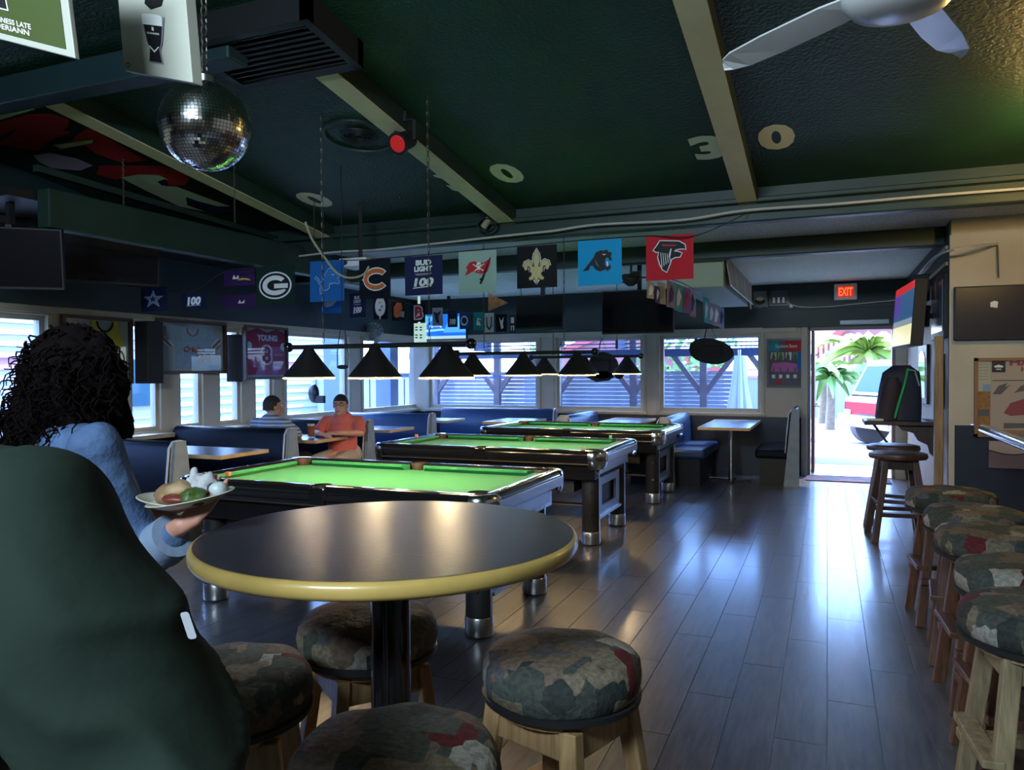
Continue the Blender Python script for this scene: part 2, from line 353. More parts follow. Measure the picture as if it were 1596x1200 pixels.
# floor
fl = struct('floor', MB().box(XL-.15, 4.2, -4, YB+.15, -.1, -.006), M_seam)
pw, pl = .195, 1.22; cols = {}; many = MB()
cells = []
for i in range(-34, 22):
    x0 = i*pw; off = (i*.37 % 1)*pl
    for k in range(-5, 11):
        y0 = k*pl+off; cells.append((x0, y0))
def seen(c):
    x, y = c; return -2.9 < x < .95 and .6 < y < 11
ind = [c for c in cells if seen(c)]
ind.sort(key=lambda c: math.hypot(c[0]+.5, c[1])); ind = ind[:290]; inds = set(ind)
def clipb(x0, y0):
    return max(x0, XL)+.0018, min(x0+pw, 4.2)-.0018, max(y0, -4)+.0018, min(y0+pl, YB+.1)-.0018
me_cache = None
for c in cells:
    x0, x1, y0, y1 = clipb(*c)
    if x1-x0 < .02 or y1-y0 < .02: continue
    if c in inds:
        if y1-y0 > pl-.0045:
            if me_cache is None:
                o = obj('floor_plank', MB().box(0, pw-.0036, 0, pl-.0036, -.006, 0), M_floor, fl, local=True, bevel=0); me_cache = o
            else: o = me_cache.copy(); C.objects.link(o)
            o.parent = fl; o.location = (x0, y0, 0)
        else: obj('floor_plank', MB().box(x0, x1, y0, y1, -.006, 0), M_floor, fl)
    else: many.box(x0, x1, y0, y1, -.006, 0)
obj('floor_plank', many, M_floor, fl, kind='stuff')
# ceilings
def sz(y): return CZ + CS*(6.5-y)
w = MB(); w.add([(XL, 3.2, sz(3.2)), (4.2, 3.2, sz(3.2)), (4.2, 6.5, sz(6.5)), (XL, 6.5, sz(6.5)), (XL, 3.2, 3.6), (4.2, 3.2, 3.6), (4.2, 6.5, 3.2), (XL, 6.5, 3.2)],
      [(0, 1, 2, 3), (7, 6, 5, 4), (0, 4, 5, 1), (3, 2, 6, 7), (0, 3, 7, 4), (1, 5, 6, 2)])
ce = struct('ceiling', w, M_ceil)
struct('ceiling_near', MB().box(XL-.1, 4.3, -4, 3.2, sz(3.2), 3.6), M_ceil)
for k, bx in enumerate((-4.66, -2.69, -.60, 1.45)):
    b = MB(); y0 = 3.45 if k != 1 else 3.74
    def q(x, y, d): return Vector((x, y, sz(y)-d))
    b.ring([[q(bx-.075, y0, .0), q(bx+.075, y0, 0), q(bx+.075, y0, .125), q(bx-.075, y0, .125)], [q(bx-.075, 6.48, 0), q(bx+.075, 6.48, 0), q(bx+.075, 6.48, .125), q(bx-.075, 6.48, .125)]])
    t = obj('beam', b, M_beamside, ce, label='ceiling beam with dark green sides and tan underside')
    b = MB(); b.ring([[q(bx-.075, y0, .126), q(bx+.075, y0, .126), q(bx+.075, y0, .135), q(bx-.075, y0, .135)], [q(bx-.075, 6.48, .126), q(bx+.075, 6.48, .126), q(bx+.075, 6.48, .135), q(bx-.075, 6.48, .135)]])
    u = obj('underside', b, M_tan, t, label='tan painted underside')
# header beams parallel to the back wall
struct('trim_1', MB().box(XL, 4.2, 6.5, 6.62, 2.66, 3.0), M_beamside, bevel=.012)
struct('trim_2', MB().box(XL, 4.2, 6.42, 6.5, 2.80, 2.84), M_beamside, bevel=.008)
struct('trim_3', MB().box(XL, 4.2, 7.85, 8.0, 2.57, 2.8), M_beamside, bevel=.012)
struct('ceiling_middle', MB().box(XL, 4.2, 6.62, 7.85, 2.74, 2.95), M_pop)
struct('ceiling_back', MB().box(XL, XR+.1, 8.0, YB, 2.66, 2.9), M_pop2)
# long beam hung under the slope along the left side, with a low soffit to the left wall
struct('trim_4', MB().box(-5.06, -4.94, 3.7, 8.0, 2.47, 2.74), M_beamside, bevel=.01)
struct('ceiling_left', MB().box(XL, -5.06, 3.5, 8.0, 2.66, 2.72), M_dark)
struct('trim_5', MB().box(XL, -3.0, 3.3, 3.46, 3.17, 3.34), M_band, bevel=.012)
# painted letters and sign art on the slanted ceiling
def cpoly(mb, pts, off=.002, mi=0):
    P = [PC(x, y, off) for x, y in pts]; tri = tessellate_polygon([[Vector((p.x, p.y, 0)) for p in P]])
    mb.add(P, [tuple(t) for t in tri], mi)
def ctext(s, x0, x1, y0, y1, name='painted_numeral', label=None):
    fn = lambda u, v, d: Vector((x0+(x1-x0)*u, y0+(y1-y0)*v, sz(y0+(y1-y0)*v)-.003))
    mb = MB(); text(mb, s, fn, 0, 1, 0, 1, bold=.05)
    # stencil bridge gap
    obj(name, mb, M_print, ce, label=label)
M_print = mat('stencil paint', (.70, .66, .48), .7)
p = PC(1105, 230); ctext('3', p.x-.12, p.x+.11, p.y-.21, p.y+.2, label='stencilled numeral 3')
p = PC(1210, 214); ctext('0', p.x-.12, p.x+.12, p.y-.21, p.y+.2, label='stencilled numeral 0')
p = PC(712, 284); ctext('2', p.x-.12, p.x+.12, p.y-.2, p.y+.2, label='stencilled numeral 2')
p = PC(790, 270); ctext('0', p.x-.12, p.x+.12, p.y-.2, p.y+.2, label='stencilled numeral 0')
p = PC(490, 311); ctext('0', p.x-.14, p.x+.14, p.y-.19, p.y+.19, label='stencilled numeral 0')
M_mured = mat('mural red', (.50, .025, .03), .6); M_mugrn = mat('mural pale green', (.66, .80, .48), .6); M_munav = mat('mural navy', (.012, .018, .07), .6); M_mulil = mat('mural lilac', (.55, .42, .55), .6)
a = MB()
cpoly(a, [(0,152),(55,170),(0,187)], .002, 1)
cpoly(a, [(0,190),(45,178),(80,177),(108,186),(106,198),(98,203),(112,206),(90,214),(78,220),(60,236),(40,232),(0,225)], .002, 0)
cpoly(a, [(0,212),(28,199),(12,214),(0,221)], .004, 2)
cpoly(a, [(82,226),(145,218),(144,223),(95,232)], .004, 1)
cpoly(a, [(118,212),(135,200),(155,207),(180,222),(210,240),(232,250),(190,254),(150,240),(132,226),(96,235),(88,232),(110,222)], .002, 0)
cpoly(a, [(52,242),(78,238),(120,247),(145,258),(125,266),(80,262),(60,252)], .004, 3)
cpoly(a, [(155,258),(250,258),(280,266),(295,278),(290,288),(270,290),(245,283),(220,274),(180,280),(150,272)], .002, 0)
cpoly(a, [(188,277),(215,272),(248,273),(262,280),(246,283),(258,290),(276,291),(310,304),(360,322),(330,321),(290,308),(292,320),(320,330),(280,322),(225,296)], .004, 1)
cpoly(a, [(245,283),(258,279),(262,288),(252,289)], .006, 2)
cpoly(a, [(290,307),(310,314),(342,322),(368,324),(362,330),(345,334),(300,320)], .006, 2)
obj('painted_sign', a, [M_mured, M_mugrn, M_munav, M_mulil], ce, label='faded red, pale green and navy lettering painted on the slanted ceiling')
# windows
M_glz = M_glass
def win(n, hole, axis):
    a, b, z0, z1 = hole; fr = MB(); t = .045
    def bx(m, u0, u1, p, q, d0, d1):
        if axis == 'y': m.box(u0, u1, YB+d0, YB+d1, p, q)
        else: m.box(XL-d1, XL-d0, u0, u1, p, q)
    bx(fr, a, a+t, z0, z1, .03, .1); bx(fr, b-t, b, z0, z1, .03, .1); bx(fr, a+t, b-t, z0, z0+t, .03, .1); bx(fr, a+t, b-t, z1-t, z1, .03, .1)
    wi = thing('window_%d' % n, ((a+b)/2, YB+.06, z0) if axis == 'y' else (XL-.06, (a+b)/2, z0), None, None, kind='structure')
    obj('window_frame', fr, M_frame, wi)
    pn = MB(); bx(pn, a+t, b-t, z0+t, z1-t, .06, .066); obj('pane', pn, M_glz, wi)
    cs = MB(); s = .05
    bx(cs, a-s, a, z0-.02, z1+s, -.02, 0); bx(cs, b, b+s, z0-.02, z1+s, -.02, 0); bx(cs, a-s, b+s, z1, z1+s, -.02, 0)
    if b-a > .8: obj('casing', cs, M_frame, wi, bevel=.006)
    sl = MB(); bx(sl, a-s-.02, b+s+.02, z0-.06, z0-.02, -.05, .02); obj('window_sill', sl, M_frame, wi, bevel=.005)
n = 1
for h in back: win(n, h, 'y'); n += 1
for h in left: win(n, h, 'x'); n += 1
# ledge along the left wall
struct('trim_6', MB().box(XL, XL+.12, 3.5, 7.98, .80, .845), M_frame, bevel=.006)
struct('trim_7', MB().box(XL, XL+.03, 3.5, YB, 2.0, 2.06), M_frame, bevel=.004)
struct('trim_8', MB().box(XL, DX0-.15, YB-.03, YB, 1.99, 2.06), M_frame, bevel=.004)
# door
d = thing('door_1', (DX0, YB, 0), None, None, kind='structure')
M_doorw = wood_mat('red brown door wood', (.10, .03, .015), (.22, .08, .04), .4)
fr = MB().box(DX0-.01, DX0+.03, YB-.02, YB+.17, 0, 2.05).box(DX1-.03, DX1+.01, YB-.02, YB+.17, 0, 2.05).box(DX0, DX1, YB-.02, YB+.17, 2.0, 2.05)
obj('door_frame', fr, mat('door frame dusty pink', (.25, .17, .16), .5), d, bevel=.005)
obj('jamb_trim', MB().box(DX0-.09, DX0-.01, YB-.04, YB, 0, 2.05).box(DX1+.01, XR, YB-.04, YB, 0, 2.05), M_frame, d, bevel=.005)
lf = obj('door_leaf', MB().box(DX0+.035, DX0+.08, YB+.16, YB+1.14, .02, 2.0), M_doorw, d, bevel=.004)
hd = MB().bar((DX0+.08, YB+.3, .95), (DX0+.14, YB+.3, .95), .02, .02).bar((DX0+.08, YB+1.0, .95), (DX0+.14, YB+1.0, .95), .02, .02).bar((DX0+.13, YB+.25, .95), (DX0+.13, YB+1.05, .95), .03, .03)
obj('push_bar', hd, M_steel, lf)
obj('door_closer', MB().box(.15, .75, YB-.09, YB-.04, 2.07, 2.13).box(.2, .26, YB-.04, YB-.02, 2.07, 2.13), mat('grey closer', (.25, .30, .32), .4, .5), d, bevel=.006)
obj('threshold', MB().box(DX0, DX1, YB-.02, YB+.2, 0, .015), M_steel, d)
# door mat
M_mat = ramp_mat('red and navy mat', [(0, (.03, .03, .06)), (.45, (.04, .035, .06)), (.58, (.20, .05, .06)), (.66, (.05, .05, .09))], 6, kind='noise', const=True)
o = obj('door_mat', MB().box(DX0-.02, .76, 10.86, 11.33, 0, .012), M_mat, bevel=.004, loc=(.3, 11.1, 0)); tag(o, 'dark door mat with reddish pattern inside the open door', 'mat')
# ------------------------------------------------------------------ outside
M_conc = mat('bright concrete', (.42, .41, .40), .8, var=(.6, .12)); M_bandshed = mat('shade_band_and_shed_grey', (.10, .11, .14), .85, var=(1, .15))  # second grey: painted ground shadow bands, also the shed roof and joints
g = struct('ground_outside', MB().box(-30, 30, YB+.15, 60, -.3, -.05).box(-30, XL-.15, -10, YB+.15, -.3, -.05), M_conc)
struct('ground_shade_band', MB().box(-3, 8, 13.3, 14.3, -.05, -.045).box(-3, 12, 17.2, 18.2, -.05, -.045), M_bandshed)  # dark strips painted on the concrete in place of cast shadow bands
# patio behind the back windows
M_mesh = stripe_mat('grey slatted screen', (.13, .15, .19), (.19, .21, .25), 22, duty=.5); M_post = mat('patio timber', (.16, .12, .13), .6, var=(5, .2)); M_navyb = mat('navy patio beam', (.03, .05, .13), .5)
pt = thing('patio_shelter', (-3.2, 14.5, -.05), 'timber patio shelter with braced posts and grey slatted screen beyond the back windows', 'shelter')
sl = []
z = .0
first = None
while z < 1.33:
    if first is None: first = obj('screen_slat', MB().box(-7.2, -.2, -.012, .012, 0, .072).xf(Matrix.Rotation(.0, 4, 'X')), mat('screen grey blue', (.30, .33, .42), .6, var=(6, .12)), pt, local=True); first.location = (2.0, .1, z+.1)
    else: o = first.copy(); C.objects.link(o); o.parent = pt; o.location = (2.0, .1, z+.1)
    z += .078
for px in (-7.6, -6.2, -4.9, -3.4, -2.1, -.75):
    p = MB().box(px-.06, px+.06, 14.28, 14.4, -.05, 2.35); o = obj('post', p, M_post, pt)
    for s in (-1, 1):
        obj('brace', MB().bar((px, 14.34, 1.0), (px+s*.55, 14.34, 1.75), .09, .09, up=(0, 1, 0)), M_post, o)
obj('beam', MB().box(-8.2, -.62, 14.25, 14.42, 1.72, 1.86), M_navyb, pt, label='navy blue beam')
obj('patio_roof', MB().add([(-8.4, 12.6, 2.5), (-.6, 12.6, 2.5), (-.6, 14.8, 2.35), (-8.4, 14.8, 2.35), (-8.4, 12.6, 2.56), (-.6, 12.6, 2.56), (-.6, 14.8, 2.41), (-8.4, 14.8, 2.41)], [(3,2,1,0), (4,5,6,7), (0,1,5,4), (1,2,6,5), (2,3,7,6), (3,0,4,7)]), M_post, pt)
aw = thing('louvred_awning', (-3, 12.1, 1.9), 'dark blue louvred sun shade outside above the back windows', 'awning')
for k in range(4): obj('louvre', MB().bar((-6.6, 12.05+k*.02, 1.83+k*.062), (-.5, 12.05+k*.02, 1.83+k*.062), .09, .018), mat('louvre blue', (.05, .09, .18), .5), aw)
for px in (-5.4, -4.2, -3.0, -1.8, -.7): obj('bracket', MB().box(px-.02, px+.02, 11.56, 12.2, 1.8, 2.06), M_navyb, aw)
# folded umbrella, banners
um = thing('folded_umbrella', (-1.35, 13.2, -.05), 'folded white patio umbrella seen through the right back window', 'umbrella')
obj('pole', MB().cyl((-1.35, 13.2, -.05), (-1.35, 13.2, 1.8), .025), M_steel, um); k = MB()
for i in range(9): a = 2*PI*i/9; k.tube([(-1.35+.05*math.cos(a), 13.2+.05*math.sin(a), 1.7), (-1.35+.10*math.cos(a), 13.2+.10*math.sin(a), 1.2), (-1.35+.17*math.cos(a), 13.2+.17*math.sin(a), .75)], .035, n=6, r1=.055)
obj('canopy', k, mat('umbrella white', (.7, .74, .78), .8), um, smooth=50)
obj('patio_banner', MB().add([(-1.0, 13.4, 1.4), (-.62, 13.4, 1.15), (-1.0, 13.4, .9), (-1.0, 13.42, 1.4), (-.62, 13.42, 1.15), (-1.0, 13.42, .9)], [(0, 2, 1), (3, 4, 5), (0, 1, 4, 3), (1, 2, 5, 4), (2, 0, 3, 5)]), mat('orange banner', (.7, .25, .1), .7), label='small orange pennant on the patio post', cat='pennant')
# red-brown gable roofs beyond the patio
def gable(px, py, w, dz, label):
    t = thing('gabled_building', (px, py, 0), label, 'building')
    obj('wall', MB().box(px-w/2, px+w/2, py, py+4, -.05, 1.6), mat('building cream', (.55, .5, .45), .7), t)
    r = MB(); h = 1.6
    for s in (-1, 1): r.bar((px, py-.2, h+dz), (px+s*(w/2+.4), py-.2, h-.15), .2, .16, up=(0, 1, 0))
    obj('bargeboard', r, mat('barn red', (.45, .06, .05), .6), t)
    obj('roof', MB().add([(px-w/2-.4, py-.1, h-.1), (px, py-.1, h+dz), (px+w/2+.4, py-.1, h-.1), (px-w/2-.4, py+4, h-.1), (px, py+4, h+dz), (px+w/2+.4, py+4, h-.1)], [(0, 1, 4, 3), (1, 2, 5, 4), (0, 2, 1), (3, 4, 5)]), mat('barn red dull', (.30, .10, .09), .7), t)
gable(-6.4, 24, 6, 1.1, 'low building with brown red roof beyond the patio, left of the middle window')
gable(1.8, 27, 5, 2.3, 'red gabled building with flag behind the palms seen through the door')
# greenery
M_leaf = mat('palm leaf', (.16, .34, .06), .5, var=(3, .35), randval=.25); M_leaf2 = mat('yellow green leaf', (.38, .48, .10), .5, var=(3, .3))
M_trunk = mat('palm trunk', (.25, .18, .11), .8, var=(10, .3))
def palm(x, y, h, r, label, nf=16, m=None, group=None, seed=1):
    R = random.Random(seed); t = thing('palm', (x, y, -.05), label, 'palm', group)
    obj('trunk', MB().cyl((x, y, -.05), (x+.05, y, h), .12, .08, 8), M_trunk, t, smooth=50); lv = MB()
    for i in range(nf):
        a = 2*PI*i/nf + R.uniform(-.2, .2); el = R.uniform(.1, 1.1); mid = []
        for s in range(6):
            q = s/5; rr = r*q; z = h + r*(math.sin(el)*q*1.1 - q*q*.75); mid.append(Vector((x+rr*math.cos(a), y+rr*math.sin(a), z)))
        side = Vector((-math.sin(a), math.cos(a), 0)); w = [.02, .07, .10, .09, .06, .01]
        vs = []; fs = []
        for s in range(6): vs += [mid[s]-side*w[s]*r+Vector((0, 0, -.08*r)), mid[s], mid[s]+side*w[s]*r+Vector((0, 0, -.08*r))]
        for s in range(5):
            b = s*3; fs += [(b, b+1, b+4, b+3), (b+1, b+2, b+5, b+4)]
        lv.add(vs, fs)
    obj('fronds', lv, m or M_leaf, t, kind='stuff', smooth=60)
    return t
palm(.05, 21, 1.3, 1.0, 'short palm left of the pickup outside the door', 30, seed=2)
palm(1.05, 24, 2.0, 1.6, 'tall leafy palm above the pickup windscreen', 36, M_leaf2, seed=3)
palm(2.0, 22, 1.4, 1.2, 'palm behind the pickup bonnet at the right door jamb', 34, M_leaf, seed=4)
palm(-.15, 23.4, 1.5, .75, 'yellow green palm in front of the white fence', 28, M_leaf2, seed=5)
for k, (yy, xx, lab) in enumerate([(9.3, -8.2, 'yellow green bush outside the left window behind the seated men'), (10.6, -8.6, 'spiky plant outside the window in the room corner')]):
    palm(xx, yy, .55, .85-.15*k, lab, 40, M_leaf2 if k == 0 else M_leaf, seed=8+k)
def bush(x, y, z, r, label, m, seed):
    R = random.Random(seed); b = MB()
    for i in range(420):
        v = Vector((R.gauss(0, 1), R.gauss(0, 1), R.gauss(0, 1))).normalized()*r*R.uniform(.5, 1); v.z *= .7
        c = Vector((x, y, z))+v; a = Vector((R.gauss(0, 1), R.gauss(0, 1), R.gauss(0, 1))).normalized()*.13; bb = a.orthogonal().normalized()*.06
        b.add([c-a, c+bb, c+a, c-bb], [(0, 1, 2, 3)])
    t = thing('tree', (x, y, -.05), label, 'tree')
    obj('trunk', MB().cyl((x, y, -.05), (x, y, z), .12, .07, 8), M_trunk, t); obj('foliage', b, m, t, kind='stuff')
bush(2.2, 33.5, 3.4, 1.9, 'pale leafy tree behind the red gable, upper right of the doorway', M_leaf2, 3)
bush(-3.4, 19, 2.1, 1.4, 'leafy tree seen above the patio beam in the right back window', M_leaf, 4)
bush(-10.5, 31.5, 2.4, 1.8, 'leafy tree beyond the patio at the left back window', M_leaf, 5)
fn = thing('picket_fence', (-.4, 26, 0), 'white picket fence on the low wall seen through the left of the doorway', 'fence')
fp = None
for i in range(26):
    if fp is None: fp = obj('picket', MB().box(-.035, .035, -.02, .02, 0, 1.2), M_white, fn, local=True); fp.location = (-2.2, 0, 1.2)
    else: o = fp.copy(); C.objects.link(o); o.parent = fn; o.location = (-2.2+i*.15, 0, 1.2)
obj('rail', MB().box(-2.7, 1.4, 25.97, 26.03, 1.2, 1.28).box(-2.7, 1.4, 25.97, 26.03, 1.45, 1.5), mat('pink rail', (.6, .25, .2), .6), fn)
obj('low_wall', MB().box(-2.7, 1.4, 26.05, 26.3, -.05, 1.2), M_conc, fn)
# neighbours seen through the left windows
ng = thing('siding_building', (-12, 8, 0), 'white building with horizontal siding and a pink band outside the left windows', 'building')
for k in range(16):
    y0 = -1
    obj('siding_board', MB().add([(-11.0, -2, k*.17), (-11.0, 16.5, k*.17), (-11.05, 16.5, k*.17+.168), (-11.05, -2, k*.17+.168), (-11.2, -2, k*.17), (-11.2, 16.5, k*.17), (-11.2, 16.5, k*.17+.168), (-11.2, -2, k*.17+.168)],
        [(0, 1, 2, 3), (5, 4, 7, 6), (0, 3, 7, 4), (1, 5, 6, 2), (3, 2, 6, 7), (0, 4, 5, 1)]), mat('siding pink', (.75, .3, .36), .6) if k == 9 else mat('siding lilac white', (.72, .70, .78), .6), ng)
obj('dark_window', MB().box(-11.0, -10.96, 3.4, 5.4, .3, 1.35), mat('teal pane', (.05, .13, .17), .2), ng)
obj('dark_window', MB().box(-11.0, -10.96, 9.2, 10.6, .9, 1.7), mat('teal pane', (.05, .13, .17), .2), ng)
sh = thing('white_shed', (-9.6, 15.5, 0), 'white panelled shed outside the corner window', 'shed')
obj('wall', MB().box(-11.2, -8.5, 14.9, 17, -.05, 1.35), M_white, sh); obj('roof', MB().box(-11.3, -8.45, 14.8, 17.1, 1.35, 1.43), M_bandshed, sh)
for k in range(9): obj('board_joint', MB().box(-11.1+k*.3, -11.08+k*.3, 14.885, 14.9, 0, 1.3), M_bandshed, sh)
# blue grey screen column outside at the corner
struct('corner_post_outside', MB().box(-6.95, -6.62, 9.55, 9.75, 0, 2.4).box(-6.9, -6.62, 10.9, 11.15, 0, 2.4), mat('blue grey siding', (.20, .25, .36), .6))
# pickup
def pickup():
    t = thing('pickup_truck', (.72, 16.4, -.05), 'white and red pickup truck parked outside the open door', 'truck', rz=math.radians(26))
    red = mat('truck red', (.26, .008, .02), .5, spec=.15); wh = mat('truck white', (.42, .42, .44), .25, coat=.5); gl = mat('truck glass', (.015, .06, .20), .5, spec=.1)
    L = dict(local=True)
    def ringy(sec): return [[Vector((x, y*s, z)) for s in (1,)] for x, y, z in sec]
    # body: front at -X ; profile extruded across Y with slight tuck
    prof = [(0, .42), (.02, .85), (.15, .92), (.6, 1.02), (4.9, 1.02), (4.95, .5), (4.4, .42)]
    b = MB(); b.prism(prof, lambda u, v, d: Vector((u, d, v)), -.92, .92); o = obj('body', b, red, t, bevel=.05, **L)
    b = MB(); b.prism([(.02, .86), (.15, .93), (.6, 1.03), (.6, 1.06), (.13, .97), (0, .9)], lambda u, v, d: Vector((u, d, v)), -.93, .93); obj('bonnet_trim', b, wh, t, **L)
    b = MB().box(.3, 4.9, -.935, -.92, .55, .72).box(.3, 4.9, .92, .935, .55, .72); obj('side_stripe', b, wh, t, **L)
    b = MB(); c0 = [(.12, 1.0), (.45, 1.66), (2.6, 1.70), (2.9, 1.0)]; b.prism(c0, lambda u, v, d: Vector((u, d*(1-.12*max(0, v-1.0)), v)), -.86, .86); cb = obj('cab', b, wh, t, bevel=.03, **L)
    b = MB().add([Vector((.16, -.78, 1.06)), Vector((.16, .78, 1.06)), Vector((.40, .72, 1.57)), Vector((.40, -.72, 1.57))], [(0, 1, 2, 3)]); b.v = [v+Vector((-.02, 0, .012)) for v in b.v]; obj('windscreen', b, gl, cb, **L)
    b = MB()
    for s in (-1, 1): b.add([(.35, s*.868, 1.06), (2.6, s*.868, 1.06), (2.5, s*.815, 1.6), (.62, s*.815, 1.6)], [(0, 1, 2, 3)])
    obj('side_window', b, gl, cb, **L)
    obj('front_bumper', MB().box(-.14, .06, -.95, .95, .38, .62), M_chrome, t, bevel=.03, **L)
    obj('grille', MB().box(-.03, .02, -.35, .35, .54, .64), M_blackmat, t, **L)
    for s in (-1, 1): obj('headlamp', MB().box(-.035, .02, s*.78-.10, s*.78+.10, .58, .70), M_white, t, bevel=.01, **L)
    for s in (-1, 1): obj('mirror', MB().box(.75, .9, s*1.0-.1, s*1.0+.1, 1.2, 1.42), wh, t, bevel=.02, **L)
    for wx in (.52, 3.9):
        for s in (-1, 1):
            w_ = MB().lathe([(.2, -.11), (.36, -.11), (.38, -.06), (.38, .06), (.36, .11), (.2, .11)], (0, 0, 0), 28, 'y'); w_.v = [Vector((v.x, v.z, v.y)) if False else v for v in w_.v]
            w_ = MB(); 
            for r, d0 in [(.38, .11)]: w_.cyl((wx, s*.86-.11, .38), (wx, s*.86+.11, .38), .38, .38, 28)
            wo = obj('wheel', w_, mat('grey tyre', (.10, .10, .11), .7), t, smooth=40, **L)
            obj('hub', MB().cyl((wx, s*.98-.02, .38), (wx, s*.98+.005, .38), .2, .17, 18), mat('red hub', (.6, .08, .08), .4), wo, **L)
    return t
pickup()
# ------------------------------------------------------------------ pool tables
def rrect(hx, hy, r, n=5):
    pts = []
    for cx, cy, a0 in ((hx-r, hy-r, 0), (-hx+r, hy-r, 90), (-hx+r, -hy+r, 180), (hx-r, -hy+r, 270)):
        for k in range(n+1): a = math.radians(a0+90*k/n); pts.append((cx+r*math.cos(a), cy+r*math.sin(a)))
    return pts
M_railtop = mat('glossy black rail', (.012, .012, .013), .14, coat=.8); M_silver = mat('silver grey apron', (.34, .38, .43), .28, .6, bump=(60, .05)); M_pocket = mat('pocket leather', (.05, .025, .015), .6)
M_brassline = mat('warm trim line', (.62, .52, .36), .25, 1)
def make_pool(loc, label):
    t = thing('pool_table', loc, label, 'pool table', 'pool tables in a row'); L = dict(local=True); hx, hy = 1.10, .64
    obj('bed', MB().box(-hx+.1, hx-.1, -hy+.1, hy-.1, .69, .762), M_felt, t, label='bright green felt playing surface', **L)
    # cushions: two per long side, one per end
    def cushion(p0, p1, nrm):
        p0, p1, nv = Vector(p0), Vector(p1), Vector(nrm); d = (p1-p0).normalized()
        b = MB(); sec = [(0, .755), (0, .797), (.05, .80), (.055, .785), (.03, .76)]
        r0 = [p0+nv*u+d*(u*.7)+Vector((0, 0, z)) for u, z in sec]; r1 = [p1+nv*u-d*(u*.7)+Vector((0, 0, z)) for u, z in sec]
        b.ring([r0, r1]); return obj('cushion', b, M_felt, t, **L)
    g = .075
    for s in (-1, 1):
        for a, b_ in ((-hx+.15+g*.6, -.055), (.055, hx-.15-g*.6)): cushion((a, s*(hy-.105), 0), (b_, s*(hy-.105), 0), (0, -s, 0))
        cushion((s*(hx-.105), -hy+.15+g*.6, 0), (s*(hx-.105), hy-.15-g*.6, 0), (-s, 0, 0))
    # rails
    def rail(a, b_, nrm, m, nm='rail'):
        a, b_, nv = Vector(a), Vector(b_), Vector(nrm)
        sec = [(.105, .755), (.105, .80), (.07, .812), (.03, .81), (.008, .795), (0, .77), (.004, .735), (.03, .70), (.09, .70)]
        mb = MB(); mb.ring([[a+nv*u+Vector((0, 0, z)) for u, z in sec], [b_+nv*u+Vector((0, 0, z)) for u, z in sec]]); return obj(nm, mb, m, t, smooth=50, **L)
    for s in (-1, 1):
        for a, b_ in ((-hx+.12, -.05), (.05, hx-.12)): rail((a, s*hy, 0), (b_, s*hy, 0), (0, -s, 0), M_railtop)
        r = rail((s*hx, -hy+.12, 0), (s*hx, hy-.12, 0), (-s, 0, 0), M_railtop)
        obj('rail_cap', MB().box(s*(hx+.004)-.004, s*(hx+.004)+.004, -hy+.11, hy-.11, .715, .775), M_silver, r, label='silver grey rail face', bevel=.003, **L)
        for k in (-.4, 0, .4):
            obj('rail_sight', MB().cyl((s*(hx-.05), k, .811), (s*(hx-.05), k, .8135), .006, n=8), M_whitep, r, **L)
        # side trim line
        obj('trim_strip', MB().box(-hx+.12, hx-.12, s*(hy-.004)-.006, s*(hy-.004)+.006, .694, .704), M_brassline, t, label='thin warm metal trim line', **L)
    # corner castings and pockets
    for sx in (-1, 1):
        for sy in (-1, 1):
            c = MB(); rings = []
            for r, z in ((.10, .655), (.118, .69), (.123, .73), (.122, .785), (.112, .806), (.098, .812)):
                rings.append([Vector((sx*(hx-.118), sy*(hy-.118), z)) + Vector((sx*r*math.cos(a), sy*r*math.sin(a), 0)) for a in [math.radians(-6+102*k/10) for k in range(11)]])
            inner = [[Vector((sx*(hx-.118), sy*(hy-.118), z)) + Vector((sx*r*math.cos(a), sy*r*math.sin(a), 0)) for a in [math.radians(-6+102*k/10) for k in range(11)]] for r, z in ((.07, .808), (.06, .70))]
            c.ring(rings+inner, False, False, closed=False); c.ring([rings[0], inner[1]], False, False, closed=False)
            cc = obj('corner_casting', c, M_chrome if sx > 0 else M_railtop, t, smooth=50, label='polished metal corner', **L)
            p = MB().lathe([(.062, .812), (.066, .80), (.055, .76), (.045, .70), (.02, .69)], (sx*(hx-.125), sy*(hy-.125), 0), 16, cap0=False); obj('pocket', p, M_pocket, t, smooth=60, **L)
    for sy in (-1, 1):
        p = MB().lathe([(.055, .811), (.058, .80), (.05, .76), (.04, .70), (.02, .69)], (0, sy*(hy-.065), 0), 16, cap0=False); obj('pocket', p, M_pocket, t, smooth=60, **L)
        obj('pocket_cap', MB().box(-.055, .055, sy*(hy-.012)-.012, sy*(hy-.012)+.012, .70, .80), M_railtop, t, bevel=.008, **L)
    obj('cabinet', MB().box(-hx+.09, hx-.09, -hy+.06, hy-.06, .56, .70), M_blackgloss, t, bevel=.01, **L)
    obj('lower_cabinet', MB().box(-hx+.30, hx-.30, -hy+.16, hy-.16, .44, .56), M_blackmat, t, **L)
    for s in (-1, 1): obj('end_apron', MB().box(s*(hx-.085)-.012, s*(hx-.085)+.012, -hy+.14, hy-.14, .60, .70), M_silver, t, label='silver grey end apron', bevel=.006, **L)
